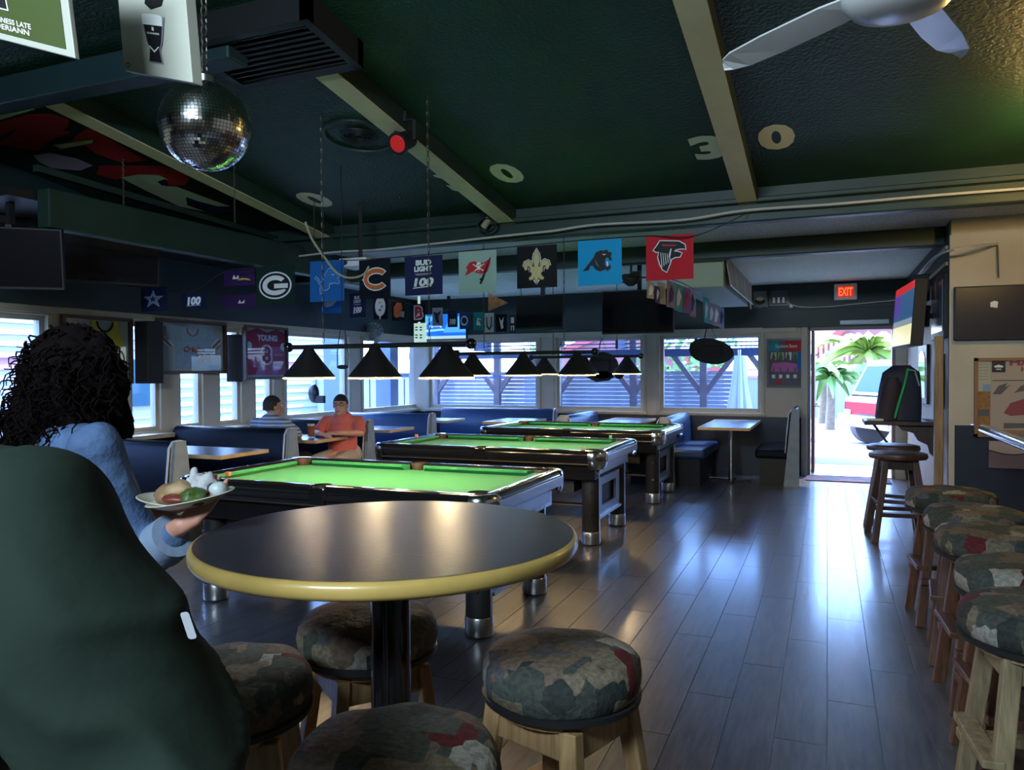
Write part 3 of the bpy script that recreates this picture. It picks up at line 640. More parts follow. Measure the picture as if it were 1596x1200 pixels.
    for sx in (-1, 1):
        for sy in (-1, 1):
            x, y = sx*.935, sy*.435
            l = obj('leg', MB().lathe([(.075, .02), (.075, .62)], (x, y, 0), 24), M_blackmat, t, smooth=40, **L)
            obj('foot_sleeve', MB().lathe([(.079, .012), (.081, .02), (.081, .11), (.078, .115)], (x, y, 0), 24), M_steel, l, smooth=40, label='polished metal foot sleeve', **L)
            obj('leveller', MB().cyl((x, y, 0), (x, y, .014), .06, n=16), M_rubber, l, **L)
            obj('leg_edge', MB().box(x+sx*.07-.006, x+sx*.07+.006, y-.012, y+.012, .12, .6), M_steel, l, label='thin metal edge strip', **L)
            for z in (.27, .46): obj('bolt', MB().cyl((x+.02*sx, y-sy*0-.075, z), (x+.02*sx, y-.088, z), .012, n=10), M_chrome, l, **L)
        # end panel with a dark opening between the legs
        x = sx*.965
        pa = MB()
        y0, y1, z0, z1 = -.36, .36, .22, .60; a0, a1, b0, b1 = -.24, .24, .30, .48
        for q in ((y0, a0, z0, z1), (a1, y1, z0, z1), (a0, a1, z0, b0), (a0, a1, b1, z1)): pa.box(x-.012, x+.012, q[0], q[1], q[2], q[3])
        e = obj('end_panel', pa, M_silver, t, label='silver grey panel with a black opening', **L)
        obj('ball_return', MB().box(x-.03*sx-.02, x-.03*sx, a0-.01, a1+.01, b0-.01, b1+.01) if sx < 0 else MB().box(x-.05, x-.03, a0-.01, a1+.01, b0-.01, b1+.01), M_blackmat, e, **L)
        obj('lower_rail', MB().box(x-.02, x+.03, -.36, .36, .205, .225), M_steel, e, **L)
    obj('stretcher', MB().cyl((-.93, .0, .25), (.93, 0, .25), .018, n=10), M_brassline, t, smooth=40, **L)
    return t
pool_pos = [(-2.72, 4.29, 0), (-2.78, 6.67, 0), (-2.72, 8.86, 0)]
pt1 = make_pool(pool_pos[0], 'nearest pool table, right behind the round table')
dup(pt1, pool_pos[1], label='middle pool table of the row of three')
dup(pt1, pool_pos[2], label='farthest pool table, nearest the back windows')
def chalk(p, col, label):
    o = obj('chalk_cube', MB().box(-.014, .014, -.014, .014, 0, .025), mat('chalk '+str(col), col, .8), local=True, bevel=.002, label=label, cat='chalk', group='chalk cubes on the pool tables'); o.location = p; o.rotation_euler.z = .3
chalk(PZ(355, 741, .815)+Vector((0, 0, -.003)), (.8, .2, .06), 'orange red chalk cube on the near left rail of the nearest pool table')
chalk((-3.84+.02, 6.78, .812), (.8, .3, .25), 'pink chalk cube on the left end rail of the middle pool table')
chalk((-1.95, 7.27, .812), (.1, .5, .35), 'green chalk cube on the far rail of the middle pool table')
chalk((-1.86, 6.075, .812), (.6, .55, .3), 'pale chalk cube on the near rail corner of the middle pool table')
# ------------------------------------------------------------------ pool table lamps
M_rim = bpy.data.materials.new('translucent rim'); M_rim.use_nodes = True
_n = M_rim.node_tree.nodes; _n.remove(_n['Principled BSDF']); _t = _n.new('ShaderNodeBsdfTranslucent'); _t.inputs[0].default_value = (.9, .75, .5, 1); M_rim.node_tree.links.new(_t.outputs[0], _n['Material Output'].inputs[0])
def make_lamp(loc, label, energy):
    t = thing('billiard_lamp', loc, label, 'lamp', 'billiard lamps over the pool tables'); L = dict(local=True)
    b = obj('bar', MB().cyl((-.68, 0, 1.635), (.68, 0, 1.635), .016, n=12), M_blackmat, t, smooth=40, **L)
    for s in (-1, 1):
        obj('end_ball', MB().ell((s*.69, 0, 1.635), .035, .035, .035, 14, 10), M_blackgloss, b, smooth=60, **L)
    for x in (-.52, 0, .52):
        pr_ = [(.168, 1.43), (.172, 1.437), (.10, 1.525), (.045, 1.60), (.028, 1.63), (.02, 1.64)]
        s = obj('shade', MB().lathe(pr_, (x, 0, 0), 32, cap0=False), M_blackmat, t, smooth=50, label='black cone shade', **L)
        obj('shade_lining', MB().lathe([(.166, 1.4305), (.098, 1.52), (.04, 1.595)], (x, 0, 0), 32, cap0=False, cap1=False), M_bottom, s, smooth=50, **L)
        obj('rim', MB().lathe([(.168, 1.420), (.171, 1.420), (.172, 1.436), (.169, 1.436)], (x, 0, 0), 32, cap0=False, cap1=False), M_rim, s, smooth=50, **L)
        obj('bulb', MB().ell((x, 0, 1.50), .032, .032, .04, 12, 8), M_bulb, s, smooth=60, **L)
        ld = bpy.data.lights.new('bulb_light', 'POINT'); ld.energy = energy; ld.color = (1, .72, .38); ld.shadow_soft_size = .03
        lo = bpy.data.objects.new('bulb_light', ld); C.objects.link(lo); lo.location = (loc[0]+x, loc[1], 1.455)
    return t
def lampchains(t, loc, ztop):
    for s in (-.4, .4):
        ch = MB(); L_ = ztop-1.65; k = int(L_/.035)
        for i in range(k):
            z = 1.655+i*.035; a = PI/2*(i % 2); ch.tube([(s+.008*math.cos(q)*math.cos(a), .008*math.cos(q)*math.sin(a), z+.02+.02*math.sin(q)) for q in [2*PI*j/6 for j in range(7)]], .0025, n=4)
        obj('chain', ch, M_chain, t, kind='stuff', local=True)
for p, lab, zt, en in ((pool_pos[0], 'black three-shade lamp over the nearest pool table', 3.2, 19), ((-2.62, 6.67, 0), 'black three-shade lamp over the middle pool table', 2.70, 9), ((-2.72, 8.95, 0), 'black three-shade lamp over the farthest pool table', 2.66, 8)):
    lampchains(make_lamp(p, lab, en), p, zt)
# ------------------------------------------------------------------ round table
rt = thing('round_table', (-1.05, 1.72, 0), 'high round table with dark top and yellowish wooden edge in the foreground', 'table'); L = dict(local=True)
R_ = .487
obj('tabletop', MB().lathe([(R_-.018, 1.048), (R_-.012, 1.0505)], (0, 0, 0), 96), M_tabletop, rt, **L)
obj('edge_band', MB().lathe([(.05, 1.012), (R_-.03, 1.008), (R_-.006, 1.012), (R_, 1.022), (R_, 1.038), (R_-.006, 1.048), (R_-.013, 1.0500), (R_-.018, 1.0485)], (0, 0, 0), 96, cap0=True, cap1=False), mat('honey edge', (.50, .33, .09), .35, var=(6, .2), coat=.3), rt, smooth=50, label='honey coloured rounded edge', **L)
obj('pedestal', MB().lathe([(.052, .03), (.052, 1.01)], (0, 0, 0), 28), M_blackgloss, rt, smooth=40, label='black round post', **L)
obj('top_plate', MB().lathe([(.12, .99), (.12, 1.01)], (0, 0, 0), 28), M_blackmat, rt, **L)
obj('base', MB().lathe([(.24, 0), (.24, .015), (.10, .035), (.055, .05)], (0, 0, 0), 36), M_blackmat, rt, smooth=40, **L)
# ------------------------------------------------------------------ stools
from mathutils import noise as mnoise
def make_stool(name, label, group, cw, wood, fab, rz=0, big=1.0):
    t = thing(name, (0, 0, 0), label, 'stool', group, rz); L = dict(local=True)
    pr_ = [(.0, .645), (.12, .642), (.175, .648), (.200, .668), (.207, .70), (.203, .733), (.185, .755), (.14, .768), (.08, .774), (.0005, .775)]
    c = MB().lathe([(r*cw, z) for r, z in pr_], (0, 0, 0), 48)
    for i, v in enumerate(c.v):
        n_ = mnoise.noise(v*9 + Vector((big*3, 0, 0))); r = math.hypot(v.x, v.y)
        v.z += n_*.008; 
        if r > .1: v.x *= 1+n_*.03; v.y *= 1+n_*.03
    s = obj('cushion', c, fab, t, smooth=70, label='round cushion in worn printed patch fabric', **L)
    obj('cushion_trim', MB().lathe([(.188*cw, .640), (.204*cw, .648), (.206*cw, .662), (.198*cw, .664)], (0, 0, 0), 40), M_blackmat, s, smooth=50, **L)
    obj('seat_board', MB().lathe([(.17*cw, .622), (.17*cw, .645)], (0, 0, 0), 32), wood, t, **L)
    a, b = .115, .185
    def P(sx, sy, z): q = b+(a-b)*z/.64; return Vector((sx*q, sy*q, z))
    for sx in (-1, 1):
        for sy in (-1, 1): obj('leg', MB().bar(P(sx, sy, 0), P(sx, sy, .625), .05, .035, up=(0, 1, 0)), wood, t, bevel=.004, **L)
    for s_ in (-1, 1):
        obj('apron', MB().bar(P(-1, s_, .59), P(1, s_, .59), .022, .075), wood, t, bevel=.003, **L)
        obj('apron', MB().bar(P(s_, -1, .59), P(s_, 1, .59), .022, .075), wood, t, bevel=.003, **L)
        obj('footrest', MB().bar(P(-1, s_, .26)+Vector((-.03, s_*.028, 0)), P(1, s_, .26)+Vector((.03, s_*.028, 0)), .055, .03), wood, t, bevel=.004, **L)
        obj('stretcher', MB().bar(P(s_, -1, .33)+Vector((s_*.025, -.02, 0)), P(s_, 1, .33)+Vector((s_*.025, .02, 0)), .06, .025), wood, t, bevel=.004, **L)
    return t
gA = 'padded stools around the round table'
sA = make_stool('bar_stool', 'patch fabric stool with pale oak legs at the right front of the round table', gA, .98, M_oak, M_fabric)
def spos(px, py, z=.765): p = PZ(px, py, z); return (p.x, p.y, 0)
sA.location = spos(875, 1008); sA.rotation_euler.z = math.radians(-19)
dup(sA, spos(616, 1150), math.radians(12), 'patch fabric stool nearest the camera, in front of the round table post')
dup(sA, (PZ(574, 952, .765).x, PZ(574, 952, .765).y, 0), math.radians(-38), 'patch fabric stool partly hidden behind the post of the round table')
dup(sA, spos(352, 1035), math.radians(30), 'patch fabric stool beside the green jacket, left of the round table')
gB = 'padded stools along the right side'
sB = make_stool('bar_stool', 'padded stool in the right row, nearest the doorway', gB, 1.16, M_redwood, M_fabric)
rowx = [(1410, 778), (1438, 798), (1455, 826), (1487, 885), (1487, 950)]
labs = ['padded stool in the right row, nearest the doorway', 'padded stool second from the doorway in the right row', 'middle padded stool of the right row of five', 'padded stool fourth from the doorway, just behind the pale-legged front stool', None]
ys = [5.1, 4.45, 3.9, 3.25, 2.72]
for i, (yy, lx) in enumerate(zip(ys, rowx)):
    # left silhouette at this pixel column
    d = ray(lx[0], 790); cx = d.x/d.y*yy + .238
    if i == 0: sB.location = (cx, yy, 0); sB.rotation_euler.z = math.radians(4)
    elif i < 4: dup(sB, (cx, yy, 0), math.radians((0, -5, 3, 6, 0)[i]), labs[i])
    else:
        sC = make_stool('bar_stool', 'padded stool with weathered pale wood legs at the front end of the right row', gB, 1.12, wood_mat('weathered pale wood', (.14, .10, .055), (.34, .26, .14), .5), M_fabric, big=1.7); sC.location = (cx, yy, 0); sC.rotation_euler.z = math.radians(5)
def hard_stool(loc, label, rz):
    t = thing('wooden_stool', loc, label, 'stool', 'bare wooden stools under the wall shelf', rz); L = dict(local=True)
    obj('seat', MB().lathe([(.19, .70), (.225, .702), (.232, .72), (.225, .745), (.19, .755), (.0005, .75)], (0, 0, 0), 36), M_wooddk, t, smooth=40, **L)
    def P(sx, sy, z): q = .21+(.11-.21)*z/.70; return Vector((sx*q, sy*q, z))
    for sx in (-1, 1):
        for sy in (-1, 1): obj('leg', MB().bar(P(sx, sy, 0), P(sx, sy, .705), .05, .045, up=(0, 1, 0)), M_wooddk, t, bevel=.004, **L)
    for s_ in (-1, 1):
        obj('apron', MB().bar(P(-1, s_, .655), P(1, s_, .655), .025, .08), M_wooddk, t, **L); obj('apron', MB().bar(P(s_, -1, .655), P(s_, 1, .655), .025, .08), M_wooddk, t, **L)
        obj('footrest', MB().bar(P(-1, s_, .24), P(1, s_, .24), .07, .035), M_wooddk, t, bevel=.004, **L); obj('footrest', MB().bar(P(s_, -1, .33), P(s_, 1, .33), .05, .03), M_wooddk, t, bevel=.004, **L)
    return t
q = PZ(1401, 706, .755); hard_stool((q.x, q.y+.1, 0), 'bare wooden stool in front, under the shelf by the door', .1)
q = PZ(1397, 694, .755); hard_stool((q.x-.02, q.y+.1, 0), 'bare wooden stool behind the other one, under the shelf by the door', -.15)
# ------------------------------------------------------------------ booths
def bench(loc, rz, Ln, sides, ztop, label, cushion=M_vinyl, group='booth benches'):
    t = thing('booth_bench', loc, label, 'bench', group, rz); L = dict(local=True)
    for s in sides:
        obj('seat', MB().box(0, Ln-.03, s*.08 if s > 0 else -.50, .50 if s > 0 else -.08, .34, .46), cushion, t, bevel=.035, **L)
        obj('base', MB().box(0, Ln-.04, .06 if s > 0 else -.44, .44 if s > 0 else -.06, 0, .34), M_blackmat, t, **L)
        bk = MB(); sec = [(.025, .40), (.13, .42), (.115, .6), (.085, ztop-.05), (.05, ztop), (.0, ztop+.005)]
        bk.ring([[Vector((x, s*u, z)) for u, z in (sec if s > 0 else sec)] for x in (0, Ln-.03)]); b = obj('backrest', bk, cushion, t, bevel=.02, smooth=60, **L)
        pp = MB().tube([(Ln-.03, s*(u+.004), z) for u, z in sec[1:]], .009); obj('piping', pp, M_pipe, b, smooth=60, **L)
    w0, w1 = (.145, .055); lo = -w0 if -1 in sides else -.03; hi = w0 if 1 in sides else .03; l1 = -w1 if -1 in sides else -.03; h1 = w1 if 1 in sides else .03
    e = MB(); e.prism([(lo, 0), (hi, 0), (h1, ztop), (l1, ztop)], lambda u, v, d: Vector((d, u, v)), Ln-.028, Ln); obj('end_panel', e, M_panelbooth, t, bevel=.006, label='grey end panel', **L)
    return t
BT = .91
bench((-6.33, 4.72, 0), 0, 1.50, (-1, 1), BT, 'dark booth bench along the left wall, beside the woman with the plates')
bench((-6.33, 6.16, 0), 0, 1.48, (-1, 1), BT, 'dark booth bench behind the man in the striped shirt')
bench((-6.33, 7.52, 0), 0, 1.50, (-1, 1), BT, 'dark booth bench behind the man in the coral shirt')
bench((-6.33, 9.00, 0), 0, 1.52, (-1, 1), BT, 'dark blue booth bench left of the corner, next to the end of the wall row', M_vinylblue)
bench((-3.3, 11.3, 0), -PI/2, 1.45, (1, -1), .855, 'blue booth bench under the post left of the middle back window', M_vinylblue)
bench((-1.93, 11.3, 0), -PI/2, 1.5, (1, -1), .855, 'blue booth bench under the post between the two right back windows', M_vinylblue)
bench((-.36, 11.3, 0), -PI/2, 1.1, (-1,), .965, 'tall dark booth bench with end panel beside the doorway', M_vinyl)
bl = bench((-5.85, 11.27, 0), 0, 1.98, (-1,), .88, 'long blue bench against the back wall in the corner', M_vinylblue)
def booth_table(x0, x1, y0, y1, label, top=M_lamb):
    cx, cy = (x0+x1)/2, (y0+y1)/2; t = thing('booth_table', (cx, cy, 0), label, 'table', 'rectangular booth tables')
    o = obj('tabletop', MB().box(x0+.012, x1-.012, y0+.012, y1-.012, .735, .765), top, t)
    e = MB().box(x0, x1, y0, y0+.012, .732, .766).box(x0, x1, y1-.012, y1, .732, .766).box(x0, x0+.012, y0+.012, y1-.012, .732, .766).box(x1-.012, x1, y0+.012, y1-.012, .732, .766)
    obj('edge_band', e, M_edge, o, bevel=.003)
    obj('post', MB().cyl((cx, cy, .02), (cx, cy, .735), .03, n=16), M_steel, t, smooth=40); obj('base', MB().box(cx-.25, cx+.25, cy-.04, cy+.04, 0, .03).box(cx-.04, cx+.04, cy-.22, cy+.22, 0, .03), M_blackmat, t)
booth_table(-6.3, -4.72, 5.05, 5.65, 'empty booth table between the first two left wall benches', mat('dark table laminate', (.02, .02, .022), .3))
booth_table(-6.3, -4.85, 6.52, 7.12, 'booth table where the two men sit')
booth_table(-6.3, -4.85, 7.95, 8.55, 'blue booth table behind the man in the coral shirt')
booth_table(-6.2, -5.0, 9.75, 10.35, 'blue booth table at the left in the back corner')
booth_table(-4.45, -3.82, 9.75, 10.65, 'blue booth table in front of the long bench on the back wall')
booth_table(-2.92, -2.32, 9.95, 11.2, 'blue booth table behind the farthest pool table, below the middle back window')
booth_table(-1.48, -.86, 9.6, 11.2, 'booth table with tan edge at the right, near the doorway')
# drink
g = thing('beer_glass', (-5.62, 6.9, .766), 'pint glass of amber drink on the booth table between the men', 'glass')
p = PZ(485, 682, .766); g.location = (p.x, p.y, .766)
obj('glass_body', MB().lathe([(.03, 0), (.033, .005), (.042, .155), (.040, .155), (.031, .01), (.0005, .008)], (0, 0, 0), 24), glass_mat('glassware', (.9, .9, .9)), g, smooth=40, local=True)
obj('drink', MB().lathe([(.0305, .011), (.038, .125)], (0, 0, 0), 24), mat('amber drink', (.42, .12, .02), .2), g, smooth=40, local=True)
obj('foam', MB().lathe([(.038, .126), (.0395, .145)], (0, 0, 0), 24), mat('foam', (.8, .7, .55), .7), g, smooth=40, local=True)
# ------------------------------------------------------------------ bar rail on the right
bc = thing('bar_counter', (2.0, 3.5, 0), 'dark bar counter at the right frame edge with a chrome arm rail', 'counter')
obj('front_panel', MB().box(1.62, 1.70, 1.5, 6.4, 0, 1.0), M_wooddk, bc); obj('countertop', MB().box(1.42, 2.2, 1.5, 6.35, 1.0, 1.05), M_blackgloss, bc, bevel=.01)
rl = obj('arm_rail', MB().tube([(1.02, 6.28, 1.04), (1.02, 5.2, 1.04), (1.02, 1.6, 1.04)], .035, n=16), M_chrome, bc, smooth=50, label='thick chrome rail with rounded end')
obj('rail_end', MB().ell((1.02, 6.28, 1.04), .035, .03, .035, 16, 10), M_chrome, rl, smooth=60)
for yy in (5.9, 4.4, 2.9): obj('rail_bracket', MB().bar((1.04, yy, 1.03), (1.42, yy, 1.02), .03, .02), M_steel, rl)
# ------------------------------------------------------------------ ceiling fixtures
p0 = PD(320, 197, 2.75); rb = .157
db = thing('disco_ball', (p0.x, p0.y, p0.z-rb), 'mirrored disco ball hanging at the upper left', 'disco ball')
obj('core', MB().ell(p0, rb-.004, rb-.004, rb-.004, 32, 20), M_blackmat, db, smooth=80)
tl = MB(); nr = 42; R = random.Random(4)
for k in range(nr):
    th = PI*(k+.5)/nr; nn = max(3, int(2*PI*math.sin(th)*rb/(PI*rb/nr)))
    for i in range(nn):
        ph = 2*PI*i/nn; nrm = Vector((math.sin(th)*math.cos(ph), math.sin(th)*math.sin(ph), math.cos(th)))
        n2 = (nrm + Vector((R.gauss(0, .02), R.gauss(0, .02), R.gauss(0, .02)))).normalized()
        e1 = Vector((-math.sin(ph), math.cos(ph), 0)); e1 = (e1-n2*e1.dot(n2)).normalized(); e2 = n2.cross(e1); s = PI*rb/nr*.44; c = p0+nrm*rb
        tl.add([c-e1*s-e2*s, c+e1*s-e2*s, c+e1*s+e2*s, c-e1*s+e2*s], [(0, 1, 2, 3)])
obj('mirror_tile', tl, mat('mirror tile', (.95, .93, .90), .14, 1), db, kind='stuff')
obj('cap', MB().lathe([(.03, rb-.004), (.03, rb+.02), (.012, rb+.035)], p0, 16), M_steel, db, smooth=40)
ch = MB(); z = p0.z+rb+.03
while z < sz(p0.y)-.02:
    a = PI/2*(int(z*30) % 2); ch.tube([p0*1.0+Vector((.012*math.cos(q)*math.cos(a), .012*math.cos(q)*math.sin(a), z-p0.z+.016+.022*math.sin(q))) for q in [2*PI*j/8 for j in range(9)]], .0035, n=5); z += .034
obj('chain', ch, M_chain, db, kind='stuff'); obj('motor', MB().lathe([(.05, 0), (.05, .07)], (p0.x, p0.y, sz(p0.y)-.07), 16), M_blackmat, db)
# stage lamp with a red lens
c = PC(625, 222, .24); _k = (c-EYE).dot(FW); ax = (PD(606, 230, _k-.12)-PD(640, 216, _k+.1)).normalized()
sl = thing('stage_lamp', tuple(c), 'black stage lamp with red lens under the middle tan ceiling beam', 'spotlight')
h0 = c-ax*.11; b = obj('housing', MB().cyl(h0, c+ax*.02, .058, .066, 20), M_blackmat, sl, smooth=40)
obj('rear_cap', MB().cyl(h0-ax*.03, h0, .035, .055, 20), M_blackmat, b, smooth=40); obj('front_ring', MB().cyl(c+ax*.02, c+ax*.045, .074, .074, 24), M_plastic, sl, smooth=40)
obj('lens', MB().cyl(c+ax*.045, c+ax*.049, .056, .05, 20), mat('red lens', (.7, .03, .03), .12, emit=((1, .03, .02), .05)), sl)
top = Vector((c.x+.05, c.y+.08, sz(c.y)-.13)); sd = ax.cross(Vector((0, 0, 1))).normalized(); y = MB()
for s in (-1, 1): y.bar(c-ax*.05+sd*.075*s, c-ax*.05+sd*.075*s+Vector((0, 0, .13)), .025, .006, up=ax)
y.bar(c-ax*.05-sd*.078+Vector((0, 0, .13)), c-ax*.05+sd*.078+Vector((0, 0, .13)), .025, .006); y.bar(c-ax*.05+Vector((0, 0, .13)), Vector((c.x, c.y+.06, sz(c.y)-.02)), .02, .02); obj('yoke', y, M_blackmat, sl)
# recessed round speaker
sp = PC(560, 212, .004); so = thing('ceiling_speaker', tuple(sp), 'round green painted speaker grille in the ceiling near the stage lamp', 'speaker')
tilt = Matrix.Translation(sp) @ Matrix.Rotation(-math.atan(CS), 4, 'X')
g_ = MB().lathe([(.27, 0), (.265, -.012), (.245, -.014), (.24, -.003)], n=40, cap0=False, cap1=False).xf(tilt); obj('trim_ring', g_, M_beamside, so, smooth=40)
for r in (.14, .115, .09, .065, .04): obj('grille_ring', MB().lathe([(r, -.004), (r-.004, -.012), (r-.009, -.004)], n=32, cap0=False, cap1=False).xf(tilt), M_dark, so)
# return air vent
vt = thing('ceiling_vent', (-2.85, 3.4, 3.3), 'large dark louvred air vent in the ceiling near the top edge, left of centre', 'vent')
def vp(x, y, d): return Vector((x, y, sz(y)-d))
def vbox(mb, x0, x1, y0, y1, d0, d1): return mb.ring([[vp(x0, y0, d0), vp(x1, y0, d0), vp(x1, y0, d1), vp(x0, y0, d1)], [vp(x0, y1, d0), vp(x1, y1, d0), vp(x1, y1, d1), vp(x0, y1, d1)]])
b = MB(); X0, X1, Y0, Y1 = -3.28, -2.42, 3.22, 3.72
vbox(b, X0, X1, Y0, Y0+.05, 0, .15); vbox(b, X0, X1, Y1-.05, Y1, 0, .15); vbox(b, X0, X0+.05, Y0, Y1, 0, .15); vbox(b, X1-.05, X1, Y0, Y1, 0, .15); vbox(b, X0+.04, X1-.04, Y0+.04, Y1-.04, .01, .05); obj('vent_frame', b, M_dark, vt)
for k in range(9): b = MB(); yy = Y0+.07+k*.045; vbox(b, X0+.05, X1-.05, yy, yy+.012, .09, .14); obj('louvre', b, M_dark, vt)
# ceiling fan
fc = PZ(1402, -4, 2.62); fan = thing('ceiling_fan', (fc.x, fc.y, 2.62), 'white ceiling fan at the top right edge', 'fan'); L = dict(local=True)
obj('light_bowl', MB().lathe([(.0005, -.055), (.08, -.05), (.14, -.03), (.168, 0), (.17, .03)], n=40), M_white, fan, smooth=60, label='white rounded bowl', **L)
obj('motor', MB().lathe([(.15, .03), (.17, .06), (.17, .12), (.10, .17), (.04, .18)], n=40), M_white, fan, smooth=50, **L); obj('rod', MB().cyl((0, 0, .17), (0, 0, .85), .015, n=12), M_white, fan, **L)
for k in range(5):
    a = math.radians(142+72*k); e = Vector((math.cos(a), math.sin(a), 0)); s = Vector((-math.sin(a), math.cos(a), 0)); bl = MB()
    sec = [(.15, .045, -.0), (.25, .062, 0), (.5, .066, 0), (.66, .055, 0), (.72, .03, 0), (.745, .004, 0)]; bl.ring([[e*r-s*w+Vector((0, 0, .04-.012)), e*r+s*w+Vector((0, 0, .04+.012)), e*r+s*w+Vector((0, 0, .046+.012)), e*r-s*w+Vector((0, 0, .046-.012))] for r, w, _ in sec]); obj('blade', bl, M_white, fan, **L)
# warm lamp just outside the frame on the right that lights the ceiling
lp = PC(1690, 150); wl_ = thing('ceiling_lamp', (lp.x, lp.y, lp.z), 'warm globe lamp under the ceiling beyond the right edge', 'lamp')
obj('globe', MB().ell((lp.x, lp.y, lp.z-.42), .07, .07, .07, 20, 14), M_globe, wl_, smooth=60); obj('stem', MB().cyl((lp.x, lp.y, lp.z-.37), lp, .01), M_steel, wl_)
# ------------------------------------------------------------------ flags and other flat print things
def poly(mb, pts, fn, d=.002, mi=0, s=1, ox=0, oy=0): mb.flat([(ox+s*u, oy+s*v) for u, v in pts], fn, d, mi)
def star(cx, cy, r, r2=.4, n=5, rot=0): return [(cx+(r if i % 2 == 0 else r*r2)*math.sin(PI*i/n+rot), cy+(r if i % 2 == 0 else r*r2)*math.cos(PI*i/n+rot)) for i in range(2*n)]
def oval(cx, cy, a, b, n=24, t0=0, t1=360): return [(cx+a*math.cos(math.radians(t0+(t1-t0)*i/n)), cy+b*math.sin(math.radians(t0+(t1-t0)*i/n))) for i in range(n+(t1-t0 != 360))]
def arc(cx, cy, a, b, w, t0, t1, n=20):
    o = oval(cx, cy, a, b, n, t0, t1-1e-6); i = oval(cx, cy, a-w, b-w, n, t0, t1-1e-6); return o + i[::-1]
mW = M_whitep; mK = flatc('print black', (.008, .008, .010)); mR = flatc('print red', (.50, .02, .03)); mO = flatc('print orange', (.55, .13, .03)); mG = flatc('print gold', (.52, .42, .20)); mS = flatc('print silver blue', (.35, .45, .55)); mN = flatc('print navy', (.012, .02, .07)); mY = flatc('print yellow', (.65, .42, .04)); mBl = flatc('print blue', (.02, .15, .45)); mGn = flatc('print green', (.02, .09, .05)); mPu = flatc('print purple', (.07, .02, .12)); mT = flatc('print teal', (.01, .28, .33)); mGr = flatc('print grey', (.25, .25, .25))
gF = 'team flags hung in a row across the room'
def flag(corner, u, v, bg, emblem, label, group=gF, cat='flag', name='team_flag', rough=.45, wavy=.006):
    fn0 = frame(corner, u, v); sd = hash(label) % 7 if False else len(label) % 7
    def fn(a, b, d=0): return fn0(a, b, d + wavy*math.sin(5*a+sd)*(1.15-b))
    mb = MB(); n = 8
    for k in range(2):
        mb.add([fn(i/n, j/4, -.002*k) for j in range(5) for i in range(n+1)], [((j*(n+1)+i, j*(n+1)+i+1, (j+1)*(n+1)+i+1, (j+1)*(n+1)+i) if not k else (j*(n+1)+i, (j+1)*(n+1)+i, (j+1)*(n+1)+i+1, j*(n+1)+i+1)) for j in range(4) for i in range(n)])
    o = obj(name, mb, bg, label=label, cat=cat, group=group, loc=fn0(.5, 1), smooth=60)
    if emblem:
        e = MB(); mats = emblem(e, fn0 if wavy < .001 else (lambda a, b, d=0: fn(a, b, d+.0015)))
        obj('emblem', e, mats, o)
    return o
def pflag(x0, x1, y0, y1, Y, *a, **k):
    A = PY(x0, y1, Y); B = PY(x1, y1, Y); T = PY(x0, y0, Y)
    return flag((A.x, Y, A.z), (B.x-A.x, 0, 0), (0, 0, T.z-A.z), *a, **k)
def fmat(n, c): return mat(n, c, .65, spec=.15)
def e_pack(m, f): m.flat(oval(.5, .5, .42, .36), f, .002, 1); m.flat(oval(.5, .5, .38, .32), f, .004, 0); m.flat(arc(.5, .5, .32, .26, .12, 40, 330), f, .006, 1); m.flat([(.48, .42), (.48, .54), (.83, .54), (.83, .42)], f, .008, 1); return [mK, mW]
def outline(m, f, pts, w, d, mi):
    c = sum(p[0] for p in pts)/len(pts), sum(p[1] for p in pts)/len(pts); L_ = len(pts)
    out = []
    for i in range(L_):
        a, b, c2 = Vector((*pts[i-1], 0)), Vector((*pts[i], 0)), Vector((*pts[(i+1) % L_], 0)); d1 = (b-a).normalized(); d2 = (c2-b).normalized(); nn = Vector((d1.y+d2.y, -d1.x-d2.x, 0)); nn = nn.normalized() if nn.length > .05 else Vector((d1.y, -d1.x, 0)); out.append((b.x+nn.x*w, b.y+nn.y*w))
    m.flat(out, f, d, mi)
def ccw(p):
    s = sum(p[i-1][0]*p[i][1]-p[i][0]*p[i-1][1] for i in range(len(p))); return p if s > 0 else p[::-1]
LION = [(.14,.58),(.18,.62),(.25,.56),(.30,.46),(.38,.52),(.44,.66),(.56,.80),(.68,.79),(.80,.68),(.86,.62),(.84,.56),(.78,.57),(.86,.47),(.84,.42),(.74,.45),(.62,.44),(.54,.40),(.56,.34),(.48,.28),(.38,.29),(.36,.20),(.30,.20),(.30,.32),(.32,.40),(.26,.46),(.22,.54)]
def e_lion(m, f): p = ccw(LION); outline(m, f, p, .018, .002, 0); m.flat(p, f, .004, 1); m.flat([(.62,.66),(.74,.66),(.68,.62)], f, .006, 0); return [mS, mBl]
def e_bears(m, f):
    m.flat(arc(.55, .5, .42, .30, .17, 38, 322), f, .002, 0); m.flat([(.08,.5),(.2,.56),(.2,.44)], f, .002, 0); m.flat(arc(.55, .5, .39, .27, .11, 42, 318), f, .004, 1); return [mW, mO]
def e_100(m, f, y0=.18, y1=.5): text(m, '100', f, .22, .80, y0, y1, .004, .06, 0, .08); m.flat([(.18,y0-.05),(.8,y0-.02),(.8,y0-.0),(.18,y0-.03)], f, .002, 0); return [mW]
def e_bud(m, f):
    text(m, 'BUD', f, .30, .72, .76, .90, .003, .06); text(m, 'LIGHT', f, .26, .74, .60, .74, .003, .06); m.flat([(.27,.54),(.73,.54),(.73,.55),(.27,.55)], f, .003, 0); m.flat([(.30,.51),(.70,.51),(.70,.517),(.30,.517)], f, .003, 0)
    text(m, '100', f, .24, .76, .22, .44, .003, .05, 0, .08); m.flat([(.2,.17),(.7,.20),(.74,.23),(.24,.20)], f, .003, 0); return [mW]
